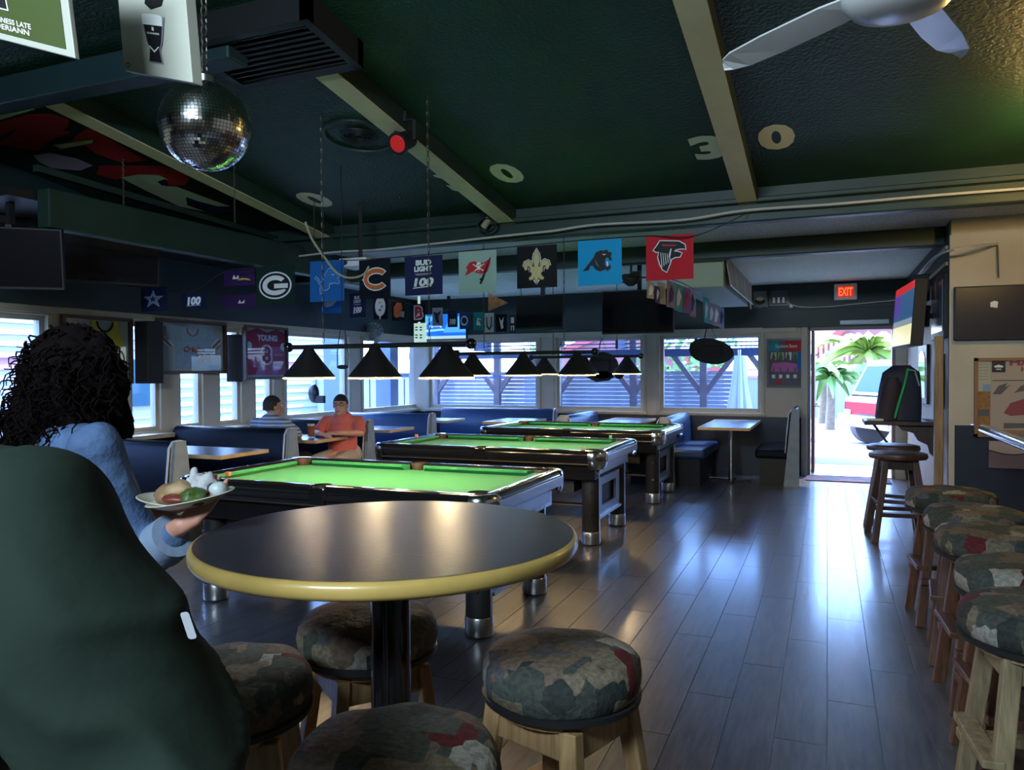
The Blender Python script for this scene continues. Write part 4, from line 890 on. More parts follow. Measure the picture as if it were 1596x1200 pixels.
def e_bucs(m, f):
    m.flat([(.16,.42),(.24,.56),(.20,.62),(.30,.74),(.42,.76),(.56,.70),(.70,.72),(.86,.82),(.84,.66),(.78,.50),(.68,.44),(.52,.46),(.38,.52),(.26,.46)], f, .002, 0)
    m.flat([(.86,.82),(.84,.83),(.56,.22),(.60,.20),(.66,.28)], f, .003, 3); m.flat([(.56,.32),(.66,.38),(.67,.36),(.58,.29)], f, .004, 3)
    m.flat(oval(.545, .66, .06, .07), f, .004, 1); m.flat([(.50,.62),(.59,.62),(.575,.55),(.515,.55)], f, .004, 1)
    m.flat([(.38,.68),(.40,.69),(.68,.53),(.66,.51)], f, .0035, 1); m.flat([(.70,.68),(.68,.69),(.42,.53),(.44,.51)], f, .0035, 1); m.flat(oval(.545, .51, .035, .03), f, .005, 2)
    for s in (-1, 1): m.flat(oval(.545+s*.025, .655, .014, .017, 8), f, .006, 3)
    return [mR, mW, mO, mK]
def fleur(cx=.5, sc_=1):
    P = [(.0,.92),(.06,.80),(.085,.66),(.06,.56),(.045,.50),(.10,.50),(.12,.60),(.20,.66),(.30,.62),(.33,.52),(.28,.42),(.22,.44),(.23,.51),(.18,.52),(.15,.46),(.16,.38),(.11,.36),(.13,.28),(.19,.24),(.16,.18),(.09,.20),(.05,.24),(0,.10)]
    return [(cx+u*sc_, v) for u, v in P] + [(cx-u*sc_, v) for u, v in P[::-1][1:-1]]
def e_saints(m, f):
    p = ccw(fleur()); outline(m, f, p, .03, .002, 0); outline(m, f, p, .014, .003, 2); m.flat(p, f, .004, 1); m.flat([(.36,.36),(.64,.36),(.64,.41),(.36,.41)], f, .005, 1); return [mW, mG, mK]
PANTH = [(.12,.32),(.24,.46),(.36,.60),(.42,.72),(.52,.76),(.60,.75),(.68,.77),(.70,.72),(.78,.70),(.76,.62),(.78,.52),(.72,.54),(.70,.60),(.64,.58),(.62,.46),(.66,.38),(.74,.44),(.76,.36),(.68,.30),(.64,.34),(.52,.30),(.42,.34),(.34,.44),(.28,.42),(.26,.34)]
def e_panth(m, f): p = ccw(PANTH); outline(m, f, p, .012, .002, 1); m.flat(p, f, .004, 0); m.flat([(.56,.68),(.66,.67),(.60,.65)], f, .006, 2); m.flat([(.66,.52),(.70,.50),(.70,.40),(.67,.42)], f, .006, 2); m.flat([(.40,.58),(.44,.50),(.50,.40),(.43,.46)], f, .006, 1); return [mK, flatc('print deep sky', (.01,.22,.48)), mW]
FALC = [(.16,.68),(.24,.78),(.30,.88),(.50,.86),(.70,.84),(.82,.76),(.84,.66),(.78,.68),(.70,.68),(.62,.66),(.60,.62),(.66,.62),(.76,.58),(.72,.50),(.62,.50),(.54,.46),(.50,.34),(.44,.18),(.36,.24),(.30,.36),(.26,.52),(.28,.64),(.22,.64)]
def e_falc(m, f):
    p = ccw(FALC); outline(m, f, p, .022, .002, 0); m.flat(p, f, .004, 1)
    for q in ([(.34,.80),(.66,.77),(.62,.745),(.36,.765)],): m.flat(q, f, .006, 2)
    for k in range(5): u = .31+k*.045; m.flat([(u, .62-k*.01), (u+.012, .625-k*.01), (u+.04, .30+k*.03), (u+.025, .28+k*.03)], f, .006, 0)
    m.flat([(.52,.68),(.55,.70),(.52,.52),(.48,.50)], f, .006, 0); return [mW, mK, mR]
YF1 = 5.6
pflag(400, 460, 417, 476, YF1, fmat('flag dark green', (.006, .022, .016)), e_pack, 'dark green flag with a white G in an oval, left of the lion flag')
pflag(484, 537, 408, 471, YF1, fmat('flag blue', (.012, .11, .36)), e_lion, 'blue flag with a leaping lion outline')
pflag(560, 609, 406, 467, YF1, fmat('flag black blue', (.006, .008, .016)), e_bears, 'near black flag with an orange C')
pflag(631, 690, 401, 461, YF1, fmat('flag navy', (.014, .018, .07)), e_bud, 'navy flag with white beer lettering above a white 100')
pflag(715, 774, 393, 458, YF1, fmat('flag pale grey green', (.30, .42, .36)), e_bucs, 'pale grey flag with a red skull pennant')
pflag(806, 868, 385, 450, YF1, fmat('flag black', (.008, .008, .009)), e_saints, 'black flag with a gold fleur-de-lis')
pflag(901, 969, 376, 446, YF1, fmat('flag sky blue', (.01, .30, .60)), e_panth, 'bright blue flag with a black panther head')
pflag(1007, 1081, 369, 438, YF1, fmat('flag red', (.50, .015, .025)), e_falc, 'red flag with a black and white falcon, at the right end of the row')
def e_star(m, f): m.flat(star(.5, .5, .40), f, .002, 0); m.flat(star(.5, .5, .30), f, .003, 1); m.flat(star(.5, .5, .27), f, .004, 0); m.flat(star(.5, .5, .16), f, .005, 1); return [mS, mN]
pflag(220, 260, 449, 486, 5.5, fmat('flag dark navy', (.006, .010, .035)), e_star, 'dark navy flag with a silver star above the framed grey jersey')
pflag(284, 321, 457, 483, 5.6, fmat('flag dark navy', (.006, .010, .035)), lambda m, f: e_100(m, f, .25, .75), 'small navy flag with a white 100 beside the star flag')
def e_vik(m, f): m.flat([(.30,.45),(.34,.75),(.42,.5),(.48,.72),(.52,.45)], f, .002, 0); m.flat([(.45,.35),(.6,.5),(.8,.45),(.9,.3),(.7,.38)], f, .003, 1); return [mW, mY]
pflag(349, 397, 423, 447, 5.8, fmat('flag purple', (.035, .012, .07)), e_vik, 'purple flag with white horn and yellow braid under the left hung beam')
pflag(346, 398, 461, 480, 5.9, fmat('flag purple', (.035, .012, .07)), lambda m, f: [m.flat([(.5,.3),(.55,.6),(.6,.35),(.7,.6),(.68,.3)], f, .002, 0), [mW]][1], 'low dark purple flag above the framed red jersey')
g2 = 'small team flags in the back row'
YF2 = 8.6
pflag(497, 533, 466, 489, YF2, fmat('flag blue', (.012, .11, .36)), lambda m, f: [m.flat([(.2,.7),(.5,.9),(.8,.8),(.6,.5),(.3,.4)], f, .002, 0), [mS]][1], 'small blue flag in front of the left black television', g2)
pflag(545, 570, 458, 495, YF2, fmat('flag navy', (.014, .018, .07)), e_bud, 'small navy flag with white lettering below the orange C flag', g2)
def e_st(m, f):
    m.flat(oval(.5, .55, .36, .42), f, .002, 0); m.flat([(.45,.15),(.55,.15),(.52,.0),(.46,.0)], f, .002, 0)
    for c_, q in ((2, (.48,.72)), (1, (.62,.55)), (3, (.5,.4))): m.flat(star(q[0], q[1], .1, .35, 4), f, .004, c_)
    return [mW, mR, mY, mK]
pflag(582, 604, 462, 498, YF2, fmat('flag black', (.008, .008, .009)), e_st, 'small black flag with a white oval emblem of three stars', g2)
pflag(611, 632, 470, 500, YF2, fmat('flag brown black', (.02, .012, .01)), lambda m, f: [m.flat([(.15,.3),(.15,.7),(.4,.95),(.7,.9),(.8,.6),(.65,.5),(.6,.2),(.3,.15)], f, .002, 0), m.flat([(.65,.5),(.95,.45),(.9,.15),(.62,.2)], f, .003, 1), [mO, mGr]][2], 'small dark flag with an orange helmet', g2)
pflag(643, 663, 474, 502, YF2, fmat('flag black', (.008, .008, .009)), lambda m, f: [text(m, 'B', f, .12, .88, .1, .92, .002, .12, 1), text(m, 'B', f, .2, .8, .16, .86, .004, .05, 0), [mR, mW]][2], 'small black flag with a red letter B outlined white', g2)
pflag(674, 690, 480, 508, YF2, fmat('flag pale silver', (.30, .30, .36)), lambda m, f: [m.flat([(.1,.8),(.5,.7),(.9,.85),(.6,.5),(.7,.1),(.4,.2)], f, .002, 0), [mN]][1], 'small pale flag crumpled in front of the lit television', g2)
pflag(698, 713, 484, 510, YF2, fmat('flag navy', (.014, .018, .07)), e_100, 'small navy 100 flag in front of the lit television', g2)
pflag(716, 732, 487, 513, YF2, fmat('flag royal', (.02, .05, .22)), lambda m, f: [m.flat(oval(.5, .5, .35, .3), f, .002, 0), m.flat(oval(.5, .5, .25, .2), f, .003, 1), [mW, mN]][2], 'small royal blue flag at the right edge of the lit television', g2)
pflag(738, 754, 487, 515, YF2, fmat('flag teal', (.01, .24, .26)), lambda m, f: [m.flat([(.3,.3),(.4,.7),(.8,.6),(.6,.5),(.7,.25)], f, .002, 0), m.flat([(.45,.45),(.55,.62),(.75,.55)], f, .003, 1), [mW, mO]][2], 'small teal flag between the lit television and the white horseshoe flag', g2)
pflag(755, 770, 488, 518, YF2, fmat('flag white', (.55, .58, .55)), lambda m, f: [m.flat([(.2,.8),(.3,.8),(.33,.35),(.5,.22),(.67,.35),(.7,.8),(.8,.8),(.8,.3),(.5,.1),(.2,.3)], f, .002, 0), [mN]][1], 'small white flag with a dark horseshoe', g2)
pflag(773, 790, 490, 517, YF2, fmat('flag black blue', (.006, .008, .016)), lambda m, f: [m.flat([(.3,.85),(.5,.6),(.75,.85),(.65,.45),(.7,.2),(.5,.15),(.4,.4)], f, .002, 0), [mW]][1], 'small black flag with a white bull head shape', g2)
pflag(795, 803, 492, 518, YF2, fmat('flag navy', (.014, .018, .07)), lambda m, f: [m.flat([(.2,.55),(.8,.55),(.8,.9),(.2,.9)], f, .002, 0), m.flat([(.2,.1),(.8,.1),(.8,.4),(.2,.4)], f, .002, 0), [mW]][2], 'narrow navy flag left of the tilted dark monitor', g2)
# pennant
pn_ = MB(); A = PY(761, 457, 8.0); B = PY(761, 485, 8.0); T = PY(792, 472, 8.0)
pn_.add([A, B, T, A+Vector((0, .004, 0)), B+Vector((0, .004, 0)), T+Vector((0, .004, 0))], [(0, 1, 2), (5, 4, 3), (0, 2, 5, 3), (1, 4, 5, 2), (0, 3, 4, 1)]); pn_.bar(A, (A.x, A.y, 2.7), .006, .006); obj('felt_pennant', pn_, mat('pennant orange', (.45, .22, .10), .8, var=(20, .4)), label='orange triangular pennant below the skull flag', cat='pennant', loc=A)
# flags hung along the room behind the falcon flag
g3 = 'edge-on flags hanging in a line towards the back wall'
def xflag(x0, x1, y0, y1, X, bg, col2, label):
    A = PX(x0, y1, X); B = PX(x1, y1, X); T = PX(x0, y0, X)
    if B.y-A.y > .42: B.y = A.y+.42
    def em(m, f): m.flat([(.2,.15),(.6,.25),(.85,.6),(.5,.85),(.25,.6)], f, .003, 0); return [col2]
    return flag((X, A.y, A.z), (.02, B.y-A.y, 0), (0, 0, T.z-A.z), bg, em, label, g3)
for (x0, x1, y0, y1, bg, c2, lab) in ((1009, 1015, 438, 464, ('fl grey white', (.40,.38,.36)), mW, 'off white strip flag just behind the red falcon flag, leftmost of the line'), (1020, 1025, 445, 471, ('fl indigo', (.05,.06,.25)), mW, 'dark indigo flag behind the red falcon flag'),
    (1025, 1033, 438, 472, ('fl grey white', (.40,.38,.36)), mGr, 'off white flag second in the line below the red falcon flag'), (1040, 1048, 436, 478, ('fl lilac grey', (.30,.24,.30)), mPu, 'lilac grey flag in the line, just left of the teal one'), (1050, 1061, 440, 483, ('fl teal', (.08,.36,.42)), mW, 'teal and white flag nearest the pale soffit'),
    (1065, 1073, 446, 487, ('fl violet', (.20,.14,.36)), mR, 'violet flag with red marks in the line'), (1074, 1081, 450, 492, ('fl lavender', (.34,.30,.48)), mN, 'lavender flag between the violet and turquoise ones'), (1096, 1102, 462, 502, ('fl turquoise', (.02,.40,.38)), mW, 'turquoise flag in the far group of the line'),
    (1103, 1111, 470, 504, ('fl slate', (.20,.25,.38)), mW, 'slate blue flag right of the turquoise one'), (1112, 1118, 473, 507, ('fl warm grey', (.28,.26,.22)), mW, 'warm grey flag second from the right end of the line'), (1120, 1126, 477, 510, ('fl steel blue', (.20,.24,.40)), mN, 'steel blue flag at the right end of the line')):
    xflag(x0, x1, y0, y1, -1.3, fmat(*bg), c2, lab)
# cords the flags hang from
def cord(pts, r, m, name, label, cat='cable', sub=6, group=None):
    P = [Vector(p) for p in pts]; out = []
    for i in range(len(P)-1):
        a = P[max(i-1, 0)]; b = P[i]; c_ = P[i+1]; d_ = P[min(i+2, len(P)-1)]
        for k in range(sub):
            t = k/sub; out.append(.5*((2*b)+(c_-a)*t+(2*a-5*b+4*c_-d_)*t*t+(3*b-a-3*c_+d_)*t**3))
    out.append(P[-1]); return obj(name, MB().tube(out, r, n=5), m, label=label, cat=cat, loc=P[0], smooth=60, group=group)
cord([PY(x, y, YF1+.01) for x, y in ((190, 444), (205, 446), (240, 449), (300, 454), (350, 424), (400, 417), (484, 408), (560, 405), (631, 400), (715, 392), (806, 384), (902, 375), (1007, 368), (1085, 367))]+[Vector((-.6, 6.44, 2.72))], .004, M_blackcable, 'flag_cord', 'thin cord carrying the large team flags', 'cord')
cord([PY(x, y, YF2+.01) for x, y in ((470, 440), (480, 460), (545, 458), (582, 462), (643, 474), (716, 486), (805, 491))]+[Vector((-3.2, 8.0, 2.62))], .004, M_blackcable, 'flag_cord', 'thin cord carrying the small flags of the back row', 'cord')
cord([PX(x, y, -1.29) for x, y in ((1008, 437), (1048, 436), (1080, 450), (1127, 477))], .005, M_blackcable, 'flag_cord', 'thin cord of the flags running towards the back wall', 'cord')
cord([PY(x, y, 6.40) for x, y in ((420, 405), (520, 393), (600, 388), (800, 366), (860, 360), (930, 350), (1060, 343), (1160, 328), (1300, 318), (1450, 305), (1620, 292))], .009, M_cable, 'white_cable', 'long white cable along the header beam across the room')
cord([PY(x, y, 11.3) for x, y in ((1225, 470), (1245, 478), (1290, 478), (1330, 474), (1395, 468))], .007, M_cable, 'white_cable', 'white cable drooping under the exit sign')
cord([PY(x, y, 5.0) for x, y in ((476, 346), (486, 372), (505, 400), (525, 425), (545, 433), (566, 428), (575, 415))], .009, mat('beige cable', (.36, .32, .20), .6), 'beige_cable', 'beige cable looping down from the left tan beam')
cord([PX(x, y, .9) for x, y in ((1403, 466), (1440, 418), (1475, 392))]+[Vector((1.3, 7.46, 2.5))], .012, M_cable, 'cable_bundle', 'bundle of white cables along the top of the right wall')
# ------------------------------------------------------------------ hanging beer signs
def hsign(bl_, br_, up, th, border, face, art, label):
    fn = frame(bl_, br_-bl_, up); o = MB(); n = (br_-bl_).cross(up).normalized()
    o.ring([[fn(0, 0, 0), fn(1, 0, 0), fn(1, 1, 0), fn(0, 1, 0)], [fn(0, 0, -th), fn(1, 0, -th), fn(1, 1, -th), fn(0, 1, -th)]]); t = obj('hanging_sign', o, border, label=label, cat='sign', loc=fn(.5, 1), bevel=.002)
    if face: obj('face', MB().flat([(.06, .05), (.94, .05), (.94, .97), (.06, .97)], fn, .0015), face, t)
    e = MB(); ms = art(e, fn); obj('printed_glass', e, ms, t)
    return t
def pint(m, f, cx, y0, y1, w, d=.003):
    h = y1-y0; g_ = [(-.5,1),(-.42,.72),(-.34,.45),(-.22,.28),(-.30,.0),(.30,.0),(.22,.28),(.34,.45),(.42,.72),(.5,1)]
    m.flat([(cx+u*w*1.14, y0-.015*h+v*h*1.03) for u, v in g_], f, d, 2); m.flat([(cx+u*w, y0+v*h) for u, v in g_], f, d+.001, 0)
    m.flat([(cx-.48*w, y0+.80*h), (cx+.48*w, y0+.80*h), (cx+.5*w, y0+h), (cx-.5*w, y0+h)], f, d+.002, 1)
    m.flat(oval(cx, y0+h, .5*w, .045*h), f, d+.003, 1)
    text(m, 'GUINNESS', f, cx-.3*w, cx+.3*w, y0+.60*h, y0+.64*h, d+.002, .03, 1); m.flat([(cx-.04*w, y0+.68*h), (cx+.06*w, y0+.68*h), (cx+.05*w, y0+.76*h), (cx-.05*w, y0+.76*h)], f, d+.002, 1)
    m.flat([(cx-.26*w, y0+.34*h), (cx, y0+.20*h), (cx+.26*w, y0+.34*h), (cx+.2*w, y0+.34*h), (cx, y0+.24*h), (cx-.2*w, y0+.34*h)], f, d+.002, 1)
M_signw = mat('sign off white', (.42, .42, .34), .5); M_signg = mat('sign olive', (.05, .07, .012), .5)
a_, b_ = PD(193, 110, 2.0), PD(300, 129, 1.86); upv = PD(178, -70, 2.0)-a_
hsign(a_, b_, upv, .03, M_signw, None, lambda m, f: [pint(m, f, .52, .12, .50, .30), m.flat([(.42,.60),(.5,.56),(.66,.60),(.72,.7),(.5,.66),(.46,.72)], f, .003, 0), m.flat(arc(.09, .055, .035, .022, .008, 0, 359), f, .003, 0), [mK, mW, mGr]][3], 'off white hanging sign with a printed pint of stout, left of the disco ball')
a_, b_ = PD(-70, 43, 1.75), PD(117, 91, 1.62); upv = PD(-95, -160, 1.75)-a_
hsign(a_, b_, upv, .012, M_signw, M_signg, lambda m, f: [pint(m, f, .42, .24, .95, .26), text(m, 'GUINNESS LATE', f, .30, .68, .13, .17, .003, .02, 1), text(m, 'DERIANN', f, .38, .66, .08, .12, .003, .02, 1), [mK, mW, mW]][3], 'olive hanging sign with white border and a pint in the top left corner')
# ------------------------------------------------------------------ framed jerseys on the left wall
M_frmw = mat('frame wood brown', (.08, .035, .02), .4); M_mount = mat('mount grey beige', (.58, .52, .42), .7)
def jersey_frame(ya, yb, za, zb, label, art):
    fn = frame((XL+.045, yb, za), (0, -(yb-ya), 0), (0, 0, zb-za)) if False else frame((XL+.045, ya, za), (0, yb-ya, 0), (0, 0, zb-za))
    t = thing('framed_jersey', (XL+.04, (ya+yb)/2, za), label, 'frame', 'framed jerseys on the left wall'); w = .03
    f_ = MB().box(XL+.01, XL+.06, ya, yb, za, za+w).box(XL+.01, XL+.06, ya, yb, zb-w, zb).box(XL+.01, XL+.06, ya, ya+w, za+w, zb-w).box(XL+.01, XL+.06, yb-w, yb, za+w, zb-w); obj('frame_moulding', f_, M_frmw, t, bevel=.003)
    obj('backing', MB().box(XL+.012, XL+.02, ya+w, yb-w, za+w, zb-w), M_mount, t)
    fn = frame((XL+.022, ya, za), (0, yb-ya, 0), (0, 0, zb-za)); a = art(fn, t)
    obj('glazing', MB().box(XL+.05, XL+.053, ya+w, yb-w, za+w, zb-w), M_glz, t)
    return t
def jersey(fn, t, pts, m, th=.012): mb = MB(); mb.prism(ccw(pts), fn, 0, th); return obj('jersey', mb, m, t)
TANK = [(.30,.06),(.28,.5),(.40,.78),(.42,.95),(.48,.95),(.54,.80),(.66,.78),(.72,.95),(.78,.95),(.82,.78),(.92,.5),(.90,.06)]
TEE = [(.24,.10),(.26,.52),(.16,.46),(.05,.62),(.20,.86),(.42,.94),(.50,.84),(.58,.94),(.80,.86),(.95,.62),(.84,.46),(.76,.52),(.78,.10)]
def art1(fn, t):
    j = jersey(fn, t, TANK, mat('jersey yellow', (.85, .58, .03), .7)); e = MB(); e.flat(arc(.60, .93, .13, .16, .03, 180, 359), fn, .014, 0); e.flat([(.5,.3),(.56,.3),(.56,.5),(.5,.5)], fn, .014, 0); obj('trim', e, [mK], j)
def art2(fn, t):
    j = jersey(fn, t, TEE, mat('jersey grey', (.46, .50, .52), .7, var=(20, .15))); e = MB()
    text(e, 'Orioles', fn, .36, .66, .40, .52, .014, .05, 0, .08); text(e, '24', fn, .56, .76, .22, .40, .014, .08, 0); e.flat(arc(.5, .86, .09, .16, .02, 180, 359), fn, .014, 0)
    e.flat([(.06,.60),(.12,.70),(.24,.52),(.20,.47)], fn, .013, 2); e.flat([(.08,.63),(.10,.67),(.22,.51),(.20,.48)], fn, .014, 0); e.flat([(.94,.60),(.88,.70),(.76,.52),(.80,.47)], fn, .013, 2); e.flat([(.92,.63),(.90,.67),(.78,.51),(.80,.48)], fn, .014, 0); obj('lettering', e, [mO, mK, mW], j)
    obj('photo_card', MB().prism([(.14,.62),(.34,.62),(.36,.94),(.12,.94)], fn, 0, .018), mat('photo card', (.42, .42, .38), .5), t)
def art3(fn, t):
    j = jersey(fn, t, [(.06,.08),(.05,.55),(.0,.62),(.03,.86),(.30,.95),(.52,.88),(.75,.95),(.97,.88),(.97,.62),(.92,.5),(.93,.08)], mat('jersey crimson', (.48, .03, .08), .6)); e = MB()
    text(e, 'YOUNG', fn, .28, .76, .72, .84, .014, .06, 0); text(e, '8', fn, .36, .64, .26, .66, .014, .14, 0); text(e, '8', fn, .40, .60, .30, .62, .016, .03, 1); e.flat(oval(.1, .62, .07, .08, 12), fn, .014, 0); e.flat(oval(.9, .62, .07, .08, 12), fn, .014, 0); obj('lettering', e, [mW, mR], j)
def LY(x, y): return PX(x, y, XL)
jersey_frame(4.87, 5.62, 1.36, 2.0, 'framed yellow basketball jersey behind the woman’s head', art1)
jersey_frame(LY(239, 540).y, LY(348, 540).y, LY(348, 582).z, 2.03, 'framed grey baseball jersey with red lettering and 24', art2)
jersey_frame(LY(377, 540).y, LY(444, 540).y, LY(444, 588).z-.02, 2.03, 'framed crimson football jersey with a white 8', art3)
obj('speaker_box', MB().box(XL+.02, XL+.2, LY(207, 540).y, LY(232, 540).y, 1.36, 1.98), M_blackmat, label='tall black speaker between the yellow and grey framed jerseys', cat='speaker', loc=(XL, 5.7, 1.36), bevel=.01)
obj('speaker_box', MB().box(XL+.02, XL+.16, LY(350, 540).y, LY(361, 540).y, 1.36, 1.9), M_blackmat, label='narrow black speaker between the grey and crimson framed jerseys', cat='speaker', loc=(XL, 7, 1.36), bevel=.01)
# ------------------------------------------------------------------ televisions
M_screen = mat('dark screen', (.008, .008, .012), .12, coat=.5); M_screen2 = mat('dusty dark screen', (.022, .020, .035), .28)
def tv(c, w, h, rz, tiltx, label, scr=None, art=None, th=.05):
    t = thing('television', tuple(c), label, 'television', rz=0); Mx = Matrix.Translation(Vector(c)) @ Matrix.Rotation(rz, 4, 'Z') @ Matrix.Rotation(tiltx, 4, 'X')
    obj('casing', MB().box(-w/2, w/2, 0, th, -h/2, h/2).xf(Mx), M_blackmat, t, bevel=.004); b = .012
    s = obj('screen', MB().box(-w/2+b, w/2-b, -.003, 0, -h/2+b*1.4, h/2-b).xf(Mx), scr or M_screen, t)
    if art:
        fn = lambda u, v, d=0: Mx @ Vector((-w/2+b+(w-2*b)*u, -.004-d, -h/2+b+(h-2*b)*v)); e = MB(); ms = art(e, fn); obj('picture', e, ms, s)
    obj('mount', MB().box(-.08, .08, th, th+.12, -.1, .1).box(-.02, .02, th+.05, th+.09, 0, h/2+.02).xf(Mx), M_blackmat, t)
    if c[1] < 7.4 or rz == 0 and c[1] < 11:
        top = 2.68 if c[1] > 6.5 else 2.68; q_ = Mx @ Vector((0, th+.07, 0)); obj('ceiling_pole', MB().box(q_.x-.02, q_.x+.02, q_.y-.02, q_.y+.02, q_.z, top), M_blackmat, t)
    elif rz: q_ = Mx @ Vector((0, th+.07, 0)); obj('wall_arm', MB().bar(q_, (XR, q_.y+.02, q_.z), .05, .05), M_blackmat, t)
    return t
def tvY(x0, x1, y0, y1, Y, label, rz=0, tiltx=0, **k):
    A = PY(x0, y1, Y); B = PY(x1, y0, Y); c = (A+B)/2; return tv(c, abs(B.x-A.x), abs(B.z-A.z), rz, tiltx, label, **k)
tvY(938, 1050, 449, 521, 8.3, 'large black television hanging left of the line of flags')
tvY(804, 878, 458, 514, 7.9, 'dark monitor on a ceiling pole tilted back, left of the large black television', tiltx=-.2)
tvY(458, 536, 457, 501, 10.2, 'black television with pale lower edge behind the blue lion flag', scr=mat('brownish dark screen', (.012, .008, .006), .3))
def em(n, c, s): return mat(n, c, .4, emit=(c, s))
def art_tv(m, f):
    m.flat([(0,0),(1,0),(1,1),(0,1)], f, 0, 0); m.flat([(.45,.25),(1,.25),(1,.95),(.6,.8)], f, .001, 1); m.flat([(0,.28),(.5,.34),(.45,.42),(0,.38)], f, .002, 2); m.flat([(0,0),(1,0),(1,.12),(0,.12)], f, .001, 3); m.flat([(.0,.55),(.3,.9),(.0,.95)], f, .001, 1)
    text(m, 'fighting', f, .10, .42, .45, .58, .003, .03, 3); return [em('tv blue', (.01, .16, .75), .45), em('tv light blue', (.10, .45, 1), .45), em('tv cyan', (.3, .7, 1), .45), em('tv pale', (.5, .75, .72), .4)]
tvY(662, 727, 487, 530, 10.8, 'lit television with a blue picture at the back', art=art_tv)
sb = obj('score_board', (lambda A, B: MB().box(A.x, B.x, 10.7, 10.74, B.z, A.z).box(A.x+.05, A.x+.08, 10.74, 10.77, A.z-.1, 2.67))(PY(645, 504, 10.7), PY(663, 533, 10.7)), em('score pale', (.35, .5, .42), .6), label='small lit board of scores beside the lit television', cat='screen', loc=PY(654, 530, 10.7))
e = MB()
for r_ in range(2):
    for q in range(4): A = PY(649+ (q % 2)*7, 510+r_*12+(q//2)*4, 10.69); e.box(A.x-.02, A.x+.02, 10.688, 10.69, A.z-.012, A.z+.008)
obj('printed_rows', e, mK, sb)
# right wall television, lit, seen at a slant
def art_r(m, f): m.flat([(0,.32),(1,.32),(1,.88),(0,.88)], f, 0, 0); m.flat([(0,.88),(1,.88),(1,1),(0,1)], f, 0, 2); m.flat([(0,.32),(1,.32),(1,.42),(0,.42)], f, .001, 3); m.flat([(0,0),(1,0),(1,.32),(0,.32)], f, 0, 1); m.flat([(0,.5),(.35,.5),(.35,.88),(0,.88)], f, .001, 4); return [em('tv slate', (.03, .10, .22), .4), em('tv yellow', (.75, .68, .35), .5), em('tv red', (.6, .02, .02), .4), em('tv grey', (.25, .32, .36), .4), em('tv violet', (.10, .05, .30), .4)]
cR = (PX(1404, 500, .74)+PX(1425, 500, .80))/2; cR = Vector((.67, 8.3, 1.98)); 
tv(cR, 1.1, .60, math.radians(-86), math.radians(-4), 'lit television on the right wall turned towards the room, by the doorway', art=art_r, th=.10)
tvY(1487, 1640, 441, 530, 7.42, 'large black television on the cream wall at the right edge', scr=M_screen2)
cord([Vector((1.3, 7.46, 2.5)), Vector((1.305, 7.46, 2.35)), Vector((1.31, 7.46, 2.22))], .006, M_blackcable, 'black_cable', 'black cable running up the wall above the right television')
tg = PY(1549, 474, 7.38); obj('paper_tag', MB().prism([(-.02,-.02),(.03,-.03),(.035,.02),(.01,.03),(-.02,.018)], lambda u, v, d: Vector((tg.x+u, 7.408-d, tg.z+v)), 0, .002), M_whitep, label='small white paper stuck on the screen of the right television', cat='paper', loc=tg)
# ------------------------------------------------------------------ cork board and wall panel
A = PY(1519, 558, YF-.03); B = PY(1665, 684, YF-.03); cb = thing('cork_board', ((A.x+B.x)/2, YF-.01, B.z), 'cork notice board covered with paper notices at the right edge', 'notice board'); w_ = .025; y0, y1 = YF-.04, YF-.003
obj('board_frame', MB().box(A.x, B.x, y0, y1, A.z-w_, A.z).box(A.x, B.x, y0, y1, B.z, B.z+w_).box(A.x, A.x+w_, y0, y1, B.z, A.z).box(B.x-w_, B.x, y0, y1, B.z, A.z), mat('board frame wood', (.28, .13, .05), .5), cb); obj('cork', MB().box(A.x+w_, B.x-w_, y1-.012, y1, B.z+w_, A.z-w_), mat('cork', (.34, .17, .06), .8, var=(40, .3), bump=(60, .3)), cb)
def sheet(x0, x1, ya, yb, col, label, art=None, yy=YF-.018, skew=0):
    P = PY(x0, ya, yy); Q = PY(x1, yb, yy); fn = frame((P.x, yy, Q.z), (Q.x-P.x, 0, 0), (0, 0, P.z-Q.z)); mb = MB().prism([(0, 0), (1, skew), (1, 1+skew), (0, 1)], fn, 0, .0015)
    o = obj('paper_notice', mb, col, label=label, cat='paper', group='papers pinned on the notice board', loc=fn(.5, 1))
    if art: e = MB(); ms = art(e, fn); obj('print', e, ms, o)
pinkish = mat('paper pink grey', (.42, .34, .28), .7); inkr = mat('dull red ink', (.28, .06, .07), .7); inkg = mat('grey ink', (.12, .11, .11), .7)
sheet(1523, 1544, 563, 610, mat('paper pale green', (.42, .43, .33), .7), 'pale narrow paper at the upper left of the notice board', lambda m, f: [[m.flat([(.1,.9-.1*k),(.8,.9-.1*k),(.8,.89-.1*k),(.1,.89-.1*k)], f, .003, 0) for k in range(6)], [inkg]][1])
sheet(1532, 1543, 599, 609, mat('paper blue', (.22, .32, .52), .7), 'small blue note over the pale narrow paper', yy=YF-.022)
sheet(1546, 1567, 561, 580, mat('black card', (.02, .015, .015), .5), 'small black card with white print on the notice board', lambda m, f: [m.flat([(.15,.5),(.5,.62),(.85,.5),(.8,.38),(.2,.38)], f, .003, 0), m.flat([(.3,.2),(.7,.2),(.7,.28),(.3,.28)], f, .003, 0), [M_whitep]][2], yy=YF-.024)
